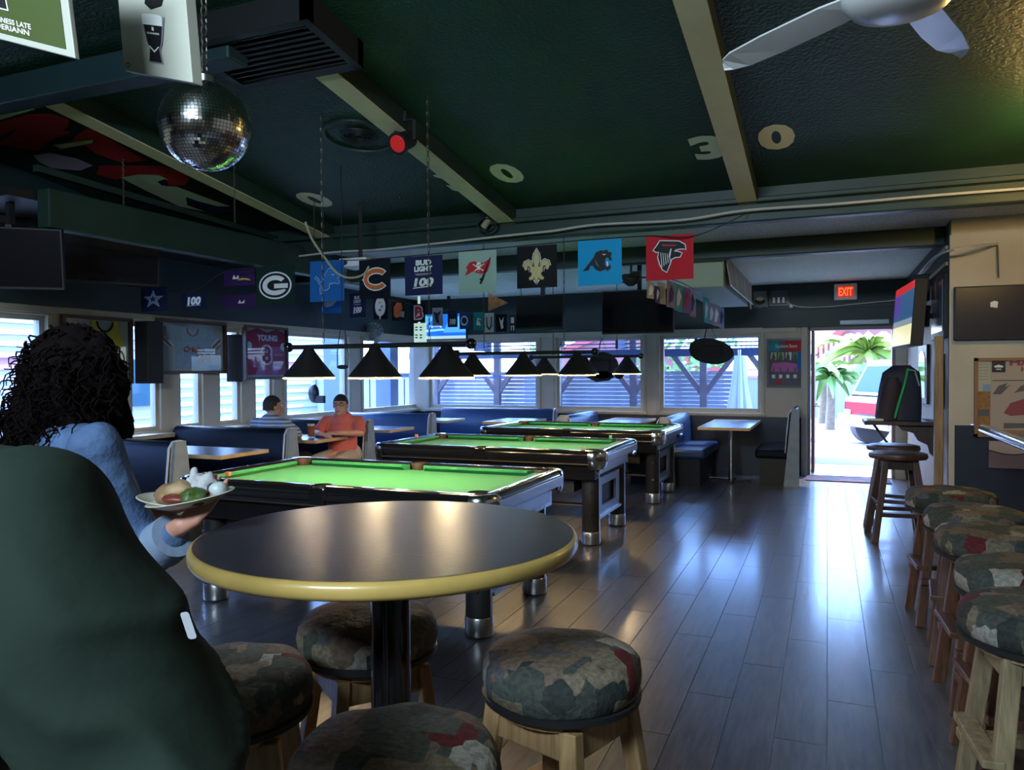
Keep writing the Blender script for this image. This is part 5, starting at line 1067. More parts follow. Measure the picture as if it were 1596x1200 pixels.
def art_big(m, f):
    text(m, 'HAPPY', f, .28, 1.0, .90, .99, .003, .05, 0); text(m, 'HOUR', f, .45, .9, .82, .885, .003, .04, 0)
    for k in range(3): m.flat([(.03,.70-.005*k),(.9,.705-.005*k),(.9,.70-.005*k),(.03,.695-.005*k)], f, .003, 1)
    for q in ([(.03,.50),(.12,.62),(.25,.66),(.22,.60),(.30,.64),(.16,.50)], [(.35,.52),(.45,.62),(.58,.66),(.5,.55)], [(.62,.52),(.7,.66),(.75,.66),(.72,.5)]): m.flat(q, f, .003, 1)
    m.flat([(.2,.24),(.3,.38),(.5,.44),(.62,.42),(.5,.30),(.55,.22),(.3,.2)], f, .003, 0); m.flat([(.66,.2),(.7,.4),(.86,.44),(.86,.25)], f, .003, 0)
    m.flat([(.2,.10),(.8,.10),(.8,.05),(.2,.02)], f, .003, 1); return [inkr, inkg]
sheet(1544, 1650, 559, 672, pinkish, 'large pinkish newspaper poster filling the notice board', art_big)
sheet(1524, 1542, 638, 648, mat('dark strip card', (.10, .10, .09), .5), 'dark strip card low on the left of the notice board')
A = PY(1541, 687, YF-.02); B = PY(1650, 733, YF-.02); wp = obj('wall_panel', MB().box(A.x, B.x, YF-.03, YF-.003, B.z, A.z), mat('mauve board', (.14, .10, .13), .6), label='mauve board with pale wavy top below the notice board', cat='sign', loc=(A.x, YF, B.z))
fn = frame((A.x, YF-.031, B.z), (B.x-A.x, 0, 0), (0, 0, A.z-B.z)); obj('pale_header', MB().flat([(0,1),(0,.64)]+[(k/12, .60-.1*math.sin(k/12*6.0-.4)) for k in range(1, 13)]+[(1,1)], fn, .001), mat('pale header', (.36, .28, .25), .6), wp)
obj('wavy_line', MB().tube([fn(k/16, .62-.1*math.sin(k/16*6.0-.4), .003) for k in range(17)], .004, n=5), M_dark, wp)
# ------------------------------------------------------------------ back wall: framed poster, exit sign, small pictures
A = PY(1195, 528, YB-.03); B = PY(1253, 604, YB-.03); po = thing('framed_poster', ((A.x+B.x)/2, YB, B.z), 'black framed colourful bottle poster beside the doorway', 'poster'); w_ = .03
obj('poster_frame', MB().box(A.x, B.x, YB-.035, YB-.002, A.z-w_, A.z).box(A.x, B.x, YB-.035, YB-.002, B.z, B.z+w_).box(A.x, A.x+w_, YB-.035, YB-.002, B.z+w_, A.z-w_).box(B.x-w_, B.x, YB-.035, YB-.002, B.z+w_, A.z-w_), M_plastic, po)
fn = frame((A.x+w_, YB-.012, B.z+w_), (B.x-A.x-2*w_, 0, 0), (0, 0, A.z-B.z-2*w_)); m_ = MB(); m_.prism([(0,0),(1,0),(1,1),(0,1)], fn, -.008, 0)
ps = obj('poster_sheet', m_, mat('poster grey', (.08, .07, .09), .5), po); m_ = MB()
m_.flat([(0,.76),(.32,.76),(.32,1),(0,1)], fn, .001, 0); m_.flat([(.55,.76),(1,.76),(1,1),(.48,1)], fn, .001, 1); text(m_, 'Southern Beers', fn, .2, .86, .84, .92, .003, .01, 5)
for k, c_ in enumerate((6, 2, 5, 3)): m_.flat([(.04+k*.23,.60),(.06+k*.23,.74),(.24+k*.23,.74),(.22+k*.23,.56)], fn, .001, c_)
m_.flat([(.05,.34),(.12,.5),(.5,.52),(.85,.48),(.9,.3),(.1,.3)], fn, .001, 4); m_.flat([(.86,.34),(1,.34),(1,.74),(.86,.74)], fn, .002, 7)
for r_ in (0, 1):
    for k in range(4):
        cx, y_ = .14+k*.22, (.52, .14)[r_]; m_.flat([(cx-.055,y_),(cx+.055,y_),(cx+.055,y_+.12),(cx+.02,y_+.19),(cx+.02,y_+.26),(cx-.02,y_+.26),(cx-.02,y_+.19),(cx-.055,y_+.12)], fn, .003, 8); m_.flat([(cx-.05,y_+.02),(cx+.05,y_+.02),(cx+.05,y_+.10),(cx-.05,y_+.10)], fn, .004, 5 if r_ else 8)
m_.flat([(.2,.02),(.4,.08),(.36,.14),(.22,.12)], fn, .004, 1)
obj('poster_print', m_, [mT, mR, flatc('lime', (.30, .55, .20)), flatc('lime2', (.15, .55, .06)), flatc('pink', (.55, .15, .38)), mW, flatc('pale lime', (.5, .6, .4)), mBl, flatc('bottle grey', (.12, .11, .11))], ps)
A = PY(1300, 443, YB-.06); B = PY(1336, 467, YB-.06); ex = thing('exit_sign', ((A.x+B.x)/2, YB-.02, B.z), 'lit red exit sign above the doorway', 'sign')
obj('housing', MB().box(A.x, B.x, YB-.09, YB-.022, B.z, A.z), M_whitep, ex, bevel=.012); fn = frame((A.x+.015, YB-.0905, B.z+.015), (B.x-A.x-.03, 0, 0), (0, 0, A.z-B.z-.03))
ey = MB(); ey.prism([(.1,.1),(.9,.1),(.9,.9),(.1,.9)], fn, 0, .002); lb = obj('backlight', ey, em('exit dim red', (.55, .03, .01), .4), ex); e = MB(); text(e, 'EXIT', fn, .16, .84, .22, .80, .003, .03); obj('lettering', e, em('exit red', (1, .10, .03), 1.0), lb)
def pic(x0, x1, ya, yb, col, label, art, Y=YB-.04):
    A = PY(x0, ya, Y); B = PY(x1, yb, Y); o = obj('framed_picture', MB().box(A.x, B.x, Y-.01, Y+.02, B.z, A.z), M_plastic, label=label, cat='picture', loc=((A.x+B.x)/2, Y, B.z)); fn = frame((A.x+.02, Y-.011, B.z+.02), (B.x-A.x-.04, 0, 0), (0, 0, A.z-B.z-.04)); e = MB(); e.flat([(0,0),(1,0),(1,1),(0,1)], fn, .001, 0); ms = art(e, fn); obj('print', e, [col]+ms, o)
pic(1172, 1197, 452, 480, mat('pic grey green', (.12, .15, .14), .5), 'small framed picture with a pale oval shape, left of the exit sign', lambda e, f: [e.flat(oval(.5, .35, .4, .2), f, .002, 1), e.flat(oval(.5, .5, .3, .12), f, .003, 2), [mK, mG]][2])
pic(1199, 1230, 451, 476, mat('pic dark grey', (.05, .055, .065), .5), 'small dark framed picture of pale figures next to the cable', lambda e, f: [[e.flat([(.1+k*.28,.1),(.28+k*.28,.1),(.24+k*.28,.5),(.14+k*.28,.5)], f, .002, 1) for k in range(3)], [M_whitep]][1])
cm = PY(1233, 477, YB-.1); obj('security_camera', MB().ell(cm, .03, .05, .03).bar(cm, cm+Vector((0, .08, .02)), .015, .015), M_whitep, label='small white camera on the wall band left of the exit sign', cat='camera', loc=cm, smooth=60)
# pale soffit box hanging under the back ceiling, with pictures along its right face
sx0, sx1, s0, s1, z0_ = -1.45, -.98, 7.2, 10.7, 2.31
so_ = thing('soffit_box', (-1.2, 9, z0_), 'pale green boxed soffit with pictures on its side under the back ceiling', 'soffit')
obj('soffit', MB().box(sx0, sx1, s0+.85, s1, z0_, 2.65), mat('pale green paint', (.30, .38, .28), .6), so_, bevel=.01)
for k, (c_, lb_) in enumerate(((.34, 'print grey beige'), (.40, 'print tan'), (.30, 'print grey beige'), (.40, 'print tan'), (.32, 'print grey beige'))):
    ya = s0+.95+k*.50; mb = MB(); fnx = lambda u, v, d: Vector((sx1+.005+d+.05*(1-v), ya+.46*u, z0_+.02+.30*v)); mb.prism([(0,0),(1,0),(1,1),(0,1)], fnx, 0, .01)
    o = obj('leaning_picture', mb, mat(lb_, (c_, c_*.88, c_*.66), .5, var=(8, .3)), label='%s picture leaning on the side of the pale soffit' % ('nearest', 'second nearest', 'middle', 'second farthest', 'farthest')[k], cat='picture', group='pictures leaning along the pale soffit', loc=(sx1, ya, z0_)); obj('white_edge', MB().bar(fnx(0, 0, .008), fnx(1, 0, .008), .012, .012), M_white, o)
rd = PY(1168, 461, s1-.02); obj('round_plaque', MB().lathe([(.0005, 0), (.10, 0), (.12, .012), (.12, .02), (.0005, .02)], rd, 20, 'x', sy=1.5), mat('peach plaque', (.45, .33, .22), .6), label='peach rounded plaque at the far end of the pale soffit', cat='plaque', loc=rd)
# ------------------------------------------------------------------ right wall clutter
shf = thing('wall_shelf', (.65, 8.4, .93), 'dark brown wooden drink shelf on the right wall, with a scrolled bracket', 'shelf')
obj('shelf_board', MB().box(.33, .965, 8.2, 8.75, .925, .965), M_wooddk, shf, bevel=.006)
bk_ = MB(); bk_.prism([(.965,.925),(.62,.925),(.66,.88),(.76,.85),(.80,.78),(.88,.74),(.90,.66),(.965,.60)], lambda u, v, d: Vector((u, d, v)), 8.28, 8.33); obj('bracket', bk_, M_wooddk, shf)
obj('strut', MB().bar((.42, 8.7, .925), (.6, 8.7, .66), .025, .025), M_wooddk, shf)
bp = thing('backpack', (.66, 8.45, .965), 'black backpack with a green zip edge standing on the wall shelf', 'backpack')
b_ = MB(); rings = []
for k in range(9):
    t_ = k/8; w_ = .205*(1-.25*t_**2)*(1 if k < 8 else .5); d_ = .12*(1-.3*t_)*(1 if k < 8 else .4); cx = .64+.03*t_; z = .967+.53*t_*(1 if k < 8 else 1.01); rings.append([Vector((cx+w_*math.copysign(abs(math.cos(a))**.6, math.cos(a)), 8.46+d_*math.copysign(abs(math.sin(a))**.6, math.sin(a)), z)) for a in [2*PI*i/20 for i in range(20)]])
b_.ring(rings); bb = obj('bag_body', b_, mat('bag black', (.03, .03, .045), .7), bp, smooth=60)
b_ = MB(); rings = []
for k in range(7):
    t_ = k/6; w_ = .10*(1-.15*t_)*(1 if k < 6 else .5); d_ = .08; cx = .53+.06*t_; z = .967+.42*t_; rings.append([Vector((cx+w_*math.cos(a), 8.36+d_*math.sin(a)*(1-.4*t_), z)) for a in [2*PI*i/16 for i in range(16)]])
b_.ring(rings); obj('front_pocket', b_, mat('bag dark red black', (.035, .02, .028), .7), bp, smooth=60)
obj('zip_edge', MB().tube([(.60, 8.31, .99), (.64, 8.31, 1.15), (.69, 8.33, 1.33), (.72, 8.38, 1.47)], .012, n=6), mat('green zip', (.02, .45, .12), .5), bp, smooth=60)
obj('handle', MB().tube([(.72, 8.38, 1.46), (.78, 8.38, 1.45), (.82, 8.38, 1.30)], .009, n=6), mat('pale green strap', (.35, .5, .45), .6), bp, smooth=60)
obj('folded_paper', MB().box(.36, .50, 8.22, 8.4, .966, .985), M_whitep, label='folded white paper at the left end of the wall shelf', cat='paper', loc=(.43, 8.3, .966), bevel=.004)
obj('wooden_post', MB().box(.865, .935, 7.62, 7.70, 0, 1.75), M_oak, label='pale wooden post standing at the corner of the right wall', cat='post', loc=(.9, 7.66, 0), bevel=.006)
fr = thing('framed_poster', (.95, 8.2, 1.75), 'tall dark framed poster high on the right wall, seen at a slant', 'poster'); obj('poster_frame', MB().box(.93, .968, 7.62, 8.5, 1.74, 2.3), M_dark, fr, bevel=.004); obj('poster_sheet', MB().box(.926, .93, 7.68, 8.44, 1.80, 2.25), mat('poster pale blue', (.20, .25, .28), .25), fr)
mr_ = thing('wall_mirror', (.95, 9.3, 1.2), 'small arched mirror in a wooden frame above the wall shelf', 'mirror'); obj('mirror_frame', MB().box(.94, .968, 8.95, 9.75, 1.10, 1.72), M_wooddk, mr_, bevel=.005); ar = MB(); ar.prism([(9.05,1.16),(9.65,1.16),(9.65,1.5)]+[(9.35+.3*math.cos(a), 1.5+.16*math.sin(a)) for a in [PI*k/10 for k in range(1, 10)]]+[(9.05,1.5)], lambda u, v, d: Vector((d, u, v)), .934, .939); obj('mirror_glass', ar, mat('mirror', (.85, .83, .8), .05, 1), mr_)
obj('framed_picture', MB().box(.945, .968, 7.85, 8.1, 1.1, 1.6), mat('red brown frame', (.16, .05, .03), .5), label='narrow red brown framed picture on the right wall behind the post', cat='picture', loc=(.95, 7.9, 1.1), bevel=.004)
obj('wall_speaker', MB().box(.80, .95, 8.75, 8.9, 2.15, 2.42), M_blackmat, label='slim black speaker above the slanted television on the right wall', cat='speaker', loc=(.9, 8.8, 2.1), bevel=.01)
# ------------------------------------------------------------------ left overhead clutter
c0 = PX(0, 380, -5.6)
tvl = tv(PX(120, 385, -5.55), 1.25, .55, math.radians(62), math.radians(10), 'large dark television hanging at the left, seen from behind its edge', th=.08)
tv(PX(8, 402, -5.2), .7, .42, math.radians(40), math.radians(8), 'dark television with bluish sheen cut by the left edge of the frame', th=.06)
tk = MB(); tk.bar(PX(55, 262, -5.3), PX(500, 392, -5.3), .05, .05); obj('track_rail', tk, M_beamside, label='long green rail hanging under the painted sign art', cat='rail', loc=PX(60, 262, -5.3))
for (x, y0_, y1_, lab) in ((193, 110, 330, 'thin chain hanging from the off white sign'), (366, 262, 345, 'thin chain hanging just right of the disco ball'), (490, 310, 385, 'thin chain hanging through the painted zero on the left')):
    Yc = PC(x, y0_, .0).y if x == 490 else 4.6; Z1 = PY(x, y1_, Yc); Z0 = Vector((Z1.x, Yc, sz(Yc))); b_ = MB(); z = Z1.z
    while z < Z0.z:
        a = PI/2*(int(round(z*40)) % 2); b_.tube([(Z1.x+.007*math.cos(q)*math.cos(a), Yc+.007*math.cos(q)*math.sin(a), z+.012*math.sin(q)) for q in [2*PI*j/6 for j in range(7)]], .0022, n=4); z += .02
    obj('hanging_chain', b_, M_chain, label=lab, cat='chain', loc=Z0)
pj = PY(562, 412, 6.0); pb = thing('projector', tuple(pj), 'small white projector hanging between the lion and orange C flags', 'projector')
obj('casing', MB().box(pj.x-.17, pj.x+.12, 5.9, 6.15, pj.z-.03, pj.z+.05), M_white, pb, bevel=.012); obj('lens', MB().cyl((pj.x-.1, 5.9, pj.z+.01), (pj.x-.1, 5.87, pj.z+.01), .025, n=16), M_plastic, pb)
obj('mount', MB().bar((pj.x, 6.0, pj.z+.05), (pj.x, 6.0, 3.0), .03, .03), M_blackmat, pb); obj('hanging_strap', MB().tube([(pj.x-.16, 6.0, pj.z-.02), (pj.x-.17, 6.0, pj.z-.13), (pj.x-.1, 6.0, pj.z-.17), (pj.x+.1, 6.0, pj.z-.17), (pj.x+.13, 6.0, pj.z)], .01, n=6), mat('beige cable', (.36, .32, .20), .6), pb, smooth=60)
# small plug cluster on the header beam
pc_ = PY(758, 349, 6.4); b_ = MB().cyl(pc_+Vector((-.03, 0, -.03)), pc_+Vector((.03, 0, .05)), .03, n=10)
o = obj('cable_reel', b_, mat('beige cable', (.36, .32, .20), .6), label='small coil of beige cable at the end of the middle tan beam', cat='cable', loc=pc_)
r_ = MB()
for k in range(3): r_.tube([pc_+Vector((.09*math.cos(a)+.01*k, -.02*k, .06*math.sin(a)-.02)) for a in [2*PI*i/18 for i in range(19)]], .005, n=5)
obj('loop', r_, M_blackcable, o, smooth=60)
# oscillating fan on the header
fc_ = PY(583, 519, 9.9); wf_ = thing('wall_fan', tuple(fc_), 'grey white oscillating fan on the window header near the corner', 'fan')
cage = MB()
for k in range(16):
    a = 2*PI*k/16; e1 = Vector((math.cos(a), -.25*math.sin(a)*0+.0, 0)); cage.tube([fc_+Vector((.0, -.06, 0))+Vector((.03*math.cos(a), 0, .03*math.sin(a))), fc_+Vector((.15*math.cos(a), -.05, .15*math.sin(a))), fc_+Vector((.16*math.cos(a), .0, .16*math.sin(a))), fc_+Vector((.13*math.cos(a), .06, .13*math.sin(a)))], .003, n=4)
for r in (.06, .1, .14, .16): cage.tube([fc_+Vector((r*math.cos(2*PI*i/24), -.055 if r < .15 else 0, r*math.sin(2*PI*i/24))) for i in range(25)], .003, n=4)
obj('cage', cage, mat('fan grey', (.33, .37, .36), .5), wf_)
bl_ = MB()
for k in range(3): a = 2*PI*k/3; bl_.flat(oval(.075*math.cos(a), .075*math.sin(a), .055, .055), lambda u, v, d: fc_+Vector((u, .0+.02*v*4*.1, v)), 0)
obj('blade', bl_, mat('fan blade grey', (.22, .25, .25), .4), wf_); obj('motor', MB().cyl(fc_+Vector((0, .02, 0)), fc_+Vector((0, .14, 0)), .06, .05, 18), mat('fan grey', (.3, .3, .3)), wf_, smooth=40)
obj('bracket', MB().bar(fc_+Vector((0, .1, -.04)), fc_+Vector((-.08, .12, -.22)), .05, .05).box(fc_.x-.14, fc_.x-.04, fc_.y+.06, fc_.y+.14, fc_.z-.32, fc_.z-.2), mat('fan grey', (.3, .3, .3)), wf_, bevel=.01)
# black hanging shapes in front of the windows
def oval_sign(x0, x1, ya, yb, Y, label, tail=False, tilt=0):
    A = PY(x0, ya, Y); B = PY(x1, yb, Y); c = (A+B)/2; a = (B.x-A.x)/2; b = (A.z-B.z)/2; t = thing('hanging_sign', tuple(c), label, 'sign')
    mb = MB(); pts = [(a*math.cos(q)*(1+.04*math.cos(3*q)), b*math.sin(q)-a*tilt*math.cos(q)) for q in [2*PI*i/36 for i in range(36)]]; mb.prism(pts, lambda u, v, d: c+Vector((u, d, v)), -.02, .02); obj('board', mb, M_blackmat, t, bevel=.004)
    obj('back_box', MB().box(c.x-a*.5, c.x+a*.5, c.y-.05, c.y-.02, c.z-b*.4, c.z+b*.4), M_blackmat, t, bevel=.01)
    obj('hanger', MB().tube([c+Vector((-a*.3, 0, b*.8)), c+Vector((-a*.2, 0, b+.12)), c+Vector((-a*.05, 0, b+.2))], .008, n=5).tube([c+Vector((a*.3, 0, b*.8)), c+Vector((-a*.05, 0, b+.2)), Vector((c.x-a*.05, YB-.03, max(2.08, c.z+b+.25)))], .003, n=4), M_blackcable, t)
    return t, c
oval_sign(1073, 1143, 528, 567, 10.9, 'black oval sign hanging in the right back window', tilt=.12)
t_, c_ = oval_sign(917, 963, 549, 591, 10.9, 'black round hanging sign behind the farthest lamp, middle back window')
b_ = MB(); b_.prism([(-.42,-.10),(-.30,-.12),(-.1,-.16),(.08,-.28),(-.02,-.34),(-.2,-.36),(-.36,-.28)], lambda u, v, d: c_+Vector((u+.1, d, v+.12)), -.02, .02); obj('curved_arm', b_, M_blackmat, t_)
b_ = MB().ell(c_+Vector((.24, 0, -.1)), .08, .03, .1); obj('knob', b_, M_blackmat, t_, smooth=60)
cc = PY(489, 613, 8.6); nz = thing('hanging_speaker', tuple(cc), 'black oval speaker hanging in the left window above the seated men', 'speaker'); obj('body', MB().ell(cc, .08, .06, .13, 20, 14), M_plastic, nz, smooth=60); obj('bracket', MB().box(cc.x+.04, cc.x+.17, cc.y-.03, cc.y+.03, cc.z-.13, cc.z-.03), M_blackmat, nz); obj('cord', MB().tube([cc+Vector((.04, 0, .12)), cc+Vector((.06, 0, .5))], .004), M_blackcable, nz)
hb = PY(534, 572, 5.2); hh = thing('hanging_bar', tuple(hb), 'small black bar hanging on two looped cords left of the seated man in coral', 'decoration'); obj('bar', MB().ell(hb, .055, .02, .018, 16, 10), M_blackmat, hh, smooth=60); obj('cord', MB().tube([hb+Vector((-.05, 0, 0)), hb+Vector((-.05, 0, .12)), hb+Vector((-.02, 0, .3)), hb+Vector((.0, 0, .42))], .004).tube([hb+Vector((.05, 0, 0)), hb+Vector((.055, 0, .1)), hb+Vector((.03, 0, .25)), hb+Vector((.0, 0, .42)), hb+Vector((.0, 0, .85)), Vector((hb.x, hb.y, sz(hb.y)))], .004), M_blackcable, hh)
A = PY(864, 529, YB+.05); B = PY(879, 541, YB+.05); o = obj('paper_sign', MB().box(A.x, B.x, YB+.05, YB+.058, B.z, A.z), M_whitep, label='small white paper with a letter N at the top of the middle back window', cat='sign', loc=A); fn = frame((A.x, YB+.049, B.z), (B.x-A.x, 0, 0), (0, 0, A.z-B.z)); e = MB(); text(e, 'N', fn, .25, .75, .2, .8, .001); obj('lettering', e, mBl, o)
pm = PY(983, 437, 8.0); cf = thing('pendant_mount', tuple(pm), 'dark ceiling fan motor on a short rod above the large black television', 'fan'); obj('motor', MB().lathe([(.09, .06), (.10, .03), (.07, -.03), (.03, -.06)], pm, 20), M_blackmat, cf, smooth=50); obj('rod', MB().cyl(pm+Vector((0, 0, .05)), (pm.x, pm.y+.05, 2.66), .012), M_blackmat, cf)
for k in range(4): a = PI/2*k+.35; obj('blade', MB().bar(pm+Vector((.1*math.cos(a), .1*math.sin(a), .03)), pm+Vector((.5*math.cos(a), .5*math.sin(a), .03)), .1, .008), M_dark, cf)
# neon writing in the windows
def neon(x, y, txt, w, h, label, m):
    A = PY(x, y, YB-.03); fn = frame((A.x, YB-.03, A.z), (w, 0, 0), (0, 0, h)); e = MB(); text(e, txt, fn, 0, 1, 0, 1, 0, -.005 if False else 0); obj('window_lettering', e, m, label=label, cat='sign', loc=A)
neon(735, 592, 'Sports Bar', .55, .09, 'blue window lettering below the left lamp of the middle table', em('sign blue', (.03, .10, .6), .5))
# ------------------------------------------------------------------ people
def person_obj(loc, label, group=None, rz=0): return thing('person', loc, label, 'person', group, rz)
def hand(mb, w, d, up, side, L=.085, r=.0085, curl=.5):
    """w wrist point, d direction of fingers, up back-of-hand normal, side direction of thumb"""
    w, d, up, side = Vector(w), Vector(d).normalized(), Vector(up).normalized(), Vector(side).normalized()
    limb(mb, w, w+d*.03, .022, .03, side=side, flat=.6)
    for k in range(4): s = side*(.028-.019*k); limb(mb, w+d*.01+s*.6, w+d*L+s, .016, .013)
    for k, fl in enumerate((.072, .08, .075, .058)):
        s = side*(.030-.020*k); b = w+d*L+s; m1 = b+d*fl*.45-up*fl*.12*curl; m2 = m1+d*fl*.3-up*fl*.3*curl; m3 = m2+d*fl*.12-up*fl*.3*curl
        limb(mb, b, m1, r*1.05, r, 8); limb(mb, m1, m2, r, r*.92, 8); limb(mb, m2, m3, r*.92, r*.8, 8)
    t0 = w+d*.025+side*.025; t1 = t0+d*.035+side*.03-up*.005; t2 = t1+d*.03+side*.008-up*.012; limb(mb, t0, t1, r*1.4, r*1.15, 8); limb(mb, t1, t2, r*1.15, r*.95, 8)
def head(mb, c, fwd, sc_=1.0):
    c, f = Vector(c), Vector(fwd).normalized(); s = Vector((0, 0, 1)).cross(f).normalized(); u = f.cross(s)
    R = Matrix((s, f, u)).transposed().to_4x4()
    mb.ell(c+u*.02-f*.01, .075*sc_, .092*sc_, .095*sc_, 20, 14, M=R); mb.ell(c-u*.045+f*.025, .056*sc_, .062*sc_, .07*sc_, 16, 12, M=R)
    limb(mb, c+f*.088-u*.0+u*.015, c+f*.108-u*.022, .008, .014, 8); mb.ell(c+f*.082-u*.058, .024, .014, .008, 10, 8, M=R); mb.ell(c+f*.072-u*.095, .022, .018, .016, 10, 8, M=R)
    for k in (-1, 1):
        mb.ell(c+s*k*.077-f*.005-u*.01, .008, .018, .03, 10, 8, M=R); mb.ell(c+f*.083+s*k*.03+u*.028, .018, .008, .006, 8, 6, M=R)
    return R, s, f, u
def shortcap(c, R, parent, m, sc_=1.0, local=True, name='hair'):
    b = MB(); rings = []; n = 22
    for k in range(9):
        th = PI*.02+PI*.50*k/8; rings.append([Vector((.082*sc_*math.sin(th)*math.cos(a), (.098*math.sin(th)*math.sin(a)-.012)*sc_ - (.02 if k > 6 and math.sin(a) > .3 else 0), .100*sc_*math.cos(th)+.024 + (-.05 if (k == 8 and math.sin(a) < .2) else 0))) for a in [2*PI*i/n for i in range(n)]])
    b.ring([[Vector(c)+(R @ p) for p in r] for r in rings], True, False); return obj(name, b, m, parent, smooth=60, local=local)
def face_bits(c, s, f, u, parent, L, glasses=False, beard=None):
    for k in (-1, 1):
        p = Vector(c)+f*.084+s*k*.031+u*.012; obj('eye', MB().ell(p, .011, .007, .007, 10, 8), M_white, parent, smooth=60, **L); obj('iris', MB().ell(p+f*.0055, .005, .003, .005, 8, 6), mat('iris', (.03, .02, .015), .2), parent, smooth=60, **L); obj('eyebrow', MB().bar(p+u*.022-s*k*.014+f*.004, p+u*.02+s*k*.018, .006, .006), mat('brow', (.02, .015, .012), .8), parent, **L)
    obj('lips', MB().ell(Vector(c)+f*.091-u*.058, .022, .006, .006, 12, 8), mat('lips', (.30, .10, .08), .5), parent, smooth=60, **L)
    if glasses:
        g_ = MB()
        for k in (-1, 1):
            p = Vector(c)+f*.098+s*k*.032+u*.012; g_.tube([p+s*.022*math.cos(a)+u*.015*math.sin(a) for a in [2*PI*i/16 for i in range(17)]], .002, n=5); g_.tube([p+s*k*.022, p+s*k*.045-f*.09], .002, n=5)
        g_.tube([Vector(c)+f*.1-s*.01+u*.012, Vector(c)+f*.1+s*.01+u*.012], .002); obj('glasses', g_, M_plastic, parent, **L)
def seated(loc, rz, label, shirt, trousers, hairm, skin, headfwd, hands, glasses=False, lean=0.0, voxel=.008):
    t = person_obj(loc, label, rz=rz); L = dict(local=True)
    # local frame: facing -y, floor at z=0
    hip = Vector((0, .0, .55)); chest = Vector((0, .0-lean*.6, .83)); nk = Vector((0, -.02-lean, .985)); hc = Vector((0, -.04-lean, 1.10))
    body = MB(); R, s, f, u = head(body, hc, headfwd)
    limb(body, nk-Vector((0, 0, .06)), hc-Vector((0, 0, .05)), .058, .054); limb(body, hip, chest, .13, .13, side=(1, 0, 0), flat=.75)
    sh = MB(); limb(sh, hip+Vector((0, -.02, .02)), chest+Vector((0, -.01, -.05)), .165, .165, 20, side=(1, 0, 0), flat=.8); limb(sh, chest, chest+Vector((0, 0, .06)), .17, .15, 20, side=(1, 0, 0), flat=.68); limb(sh, chest+Vector((-.13, 0, .09)), chest+Vector((.13, 0, .09)), .065, .065); limb(sh, nk+Vector((0, 0, -.08)), nk+Vector((0, -.0, -.025)), .085, .062, 16)
    tr = MB()
    for k, hd in zip((-1, 1), hands):
        so_ = chest+Vector((k*.185, 0, .085)); el, wr, fd = [Vector(q) for q in hd]
        limb(body, so_, el, .045, .04); limb(body, el, wr, .04, .026); hand(body, wr, fd, (0, -.2, 1), (-k, 0, .2), curl=.8)
        limb(sh, so_, so_.lerp(el, .78), .072, .062, 16)
        kn = Vector((k*.13, -.44, .53)); ft = Vector((k*.12, -.42, .09)); limb(tr, hip+Vector((k*.09, .02, -.02)), kn, .098, .07); limb(tr, kn, ft+Vector((0, 0, .04)), .068, .05); limb(body, hip, kn, .07, .05); limb(body, kn, ft, .05, .04)
        sm = MB(); limb(sm, ft+Vector((0, .04, -.04)), ft+Vector((0, -.14, -.05)), .045, .038, 12); 
        for v in sm.v: v.z = max(v.z, 0)
        obj('shoe', sm, M_rubber, t, smooth=60, **L)
    limb(tr, hip+Vector((-.07, .02, 0)), hip+Vector((.07, .02, 0)), .13, .13)
    b = blob('body', body, skin, t, voxel, 3, **L); shirt_o = blob('shirt', sh, shirt, t, .011, 5, **L)
    co = MB()
    for k in (-1, 1): co.ring([[nk+Vector((k*.075*math.sin(a), -.072*math.cos(a), h)) for a in [PI*i/10 for i in range(11)]] for h in (-.02, .022)], False, False, closed=False)
    obj('collar', co, shirt, shirt_o, smooth=60, **L)
    blob('trousers', tr, trousers, t, .012, 5, **L); shortcap(hc, R, b, hairm, **L); face_bits(hc, s, f, u, b, L, glasses)
    return t
hair_dark = mat('dark short hair', (.018, .012, .010), .7, bump=(80, .4)); hair_grey = mat('dark brown hair', (.022, .015, .012), .7, bump=(80, .4))
M_coral = mat('coral knit', (.62, .13, .10), .8, var=(12, .08)); M_khaki = mat('khaki cloth', (.42, .36, .28), .85, var=(10, .12))
px_, py_ = -4.98, 7.20
# world -> local for the coral man (rz = small turn towards the camera)
seated((px_, py_, 0), math.radians(12), 'man with glasses in a coral polo shirt, arms on the booth table', M_coral, M_khaki, hair_dark, M_skin2, (.15, -1, -.02),
       [((-.24, -.17, .80), (-.12, -.36, .805), (.8, -.35, -.05)), ((.25, -.14, .80), (.10, -.36, .815), (-.9, -.15, 0))], glasses=True, lean=.04)
M_striped = stripe_mat('blue white stripes', (.10, .14, .24), (.42, .50, .62), 26, duty=.5)
seated((-5.45, 6.54, 0), math.radians(180), 'man seen from behind in a blue and white striped shirt, seated in the booth', M_striped, mat('dark trousers', (.03, .03, .04), .8), hair_grey, M_skin2, (-.55, -.8, .02),
       [((-.25, -.16, .80), (-.10, -.30, .80), (.6, -.6, 0)), ((.25, -.16, .80), (.10, -.30, .80), (-.6, -.6, 0))], lean=.02)
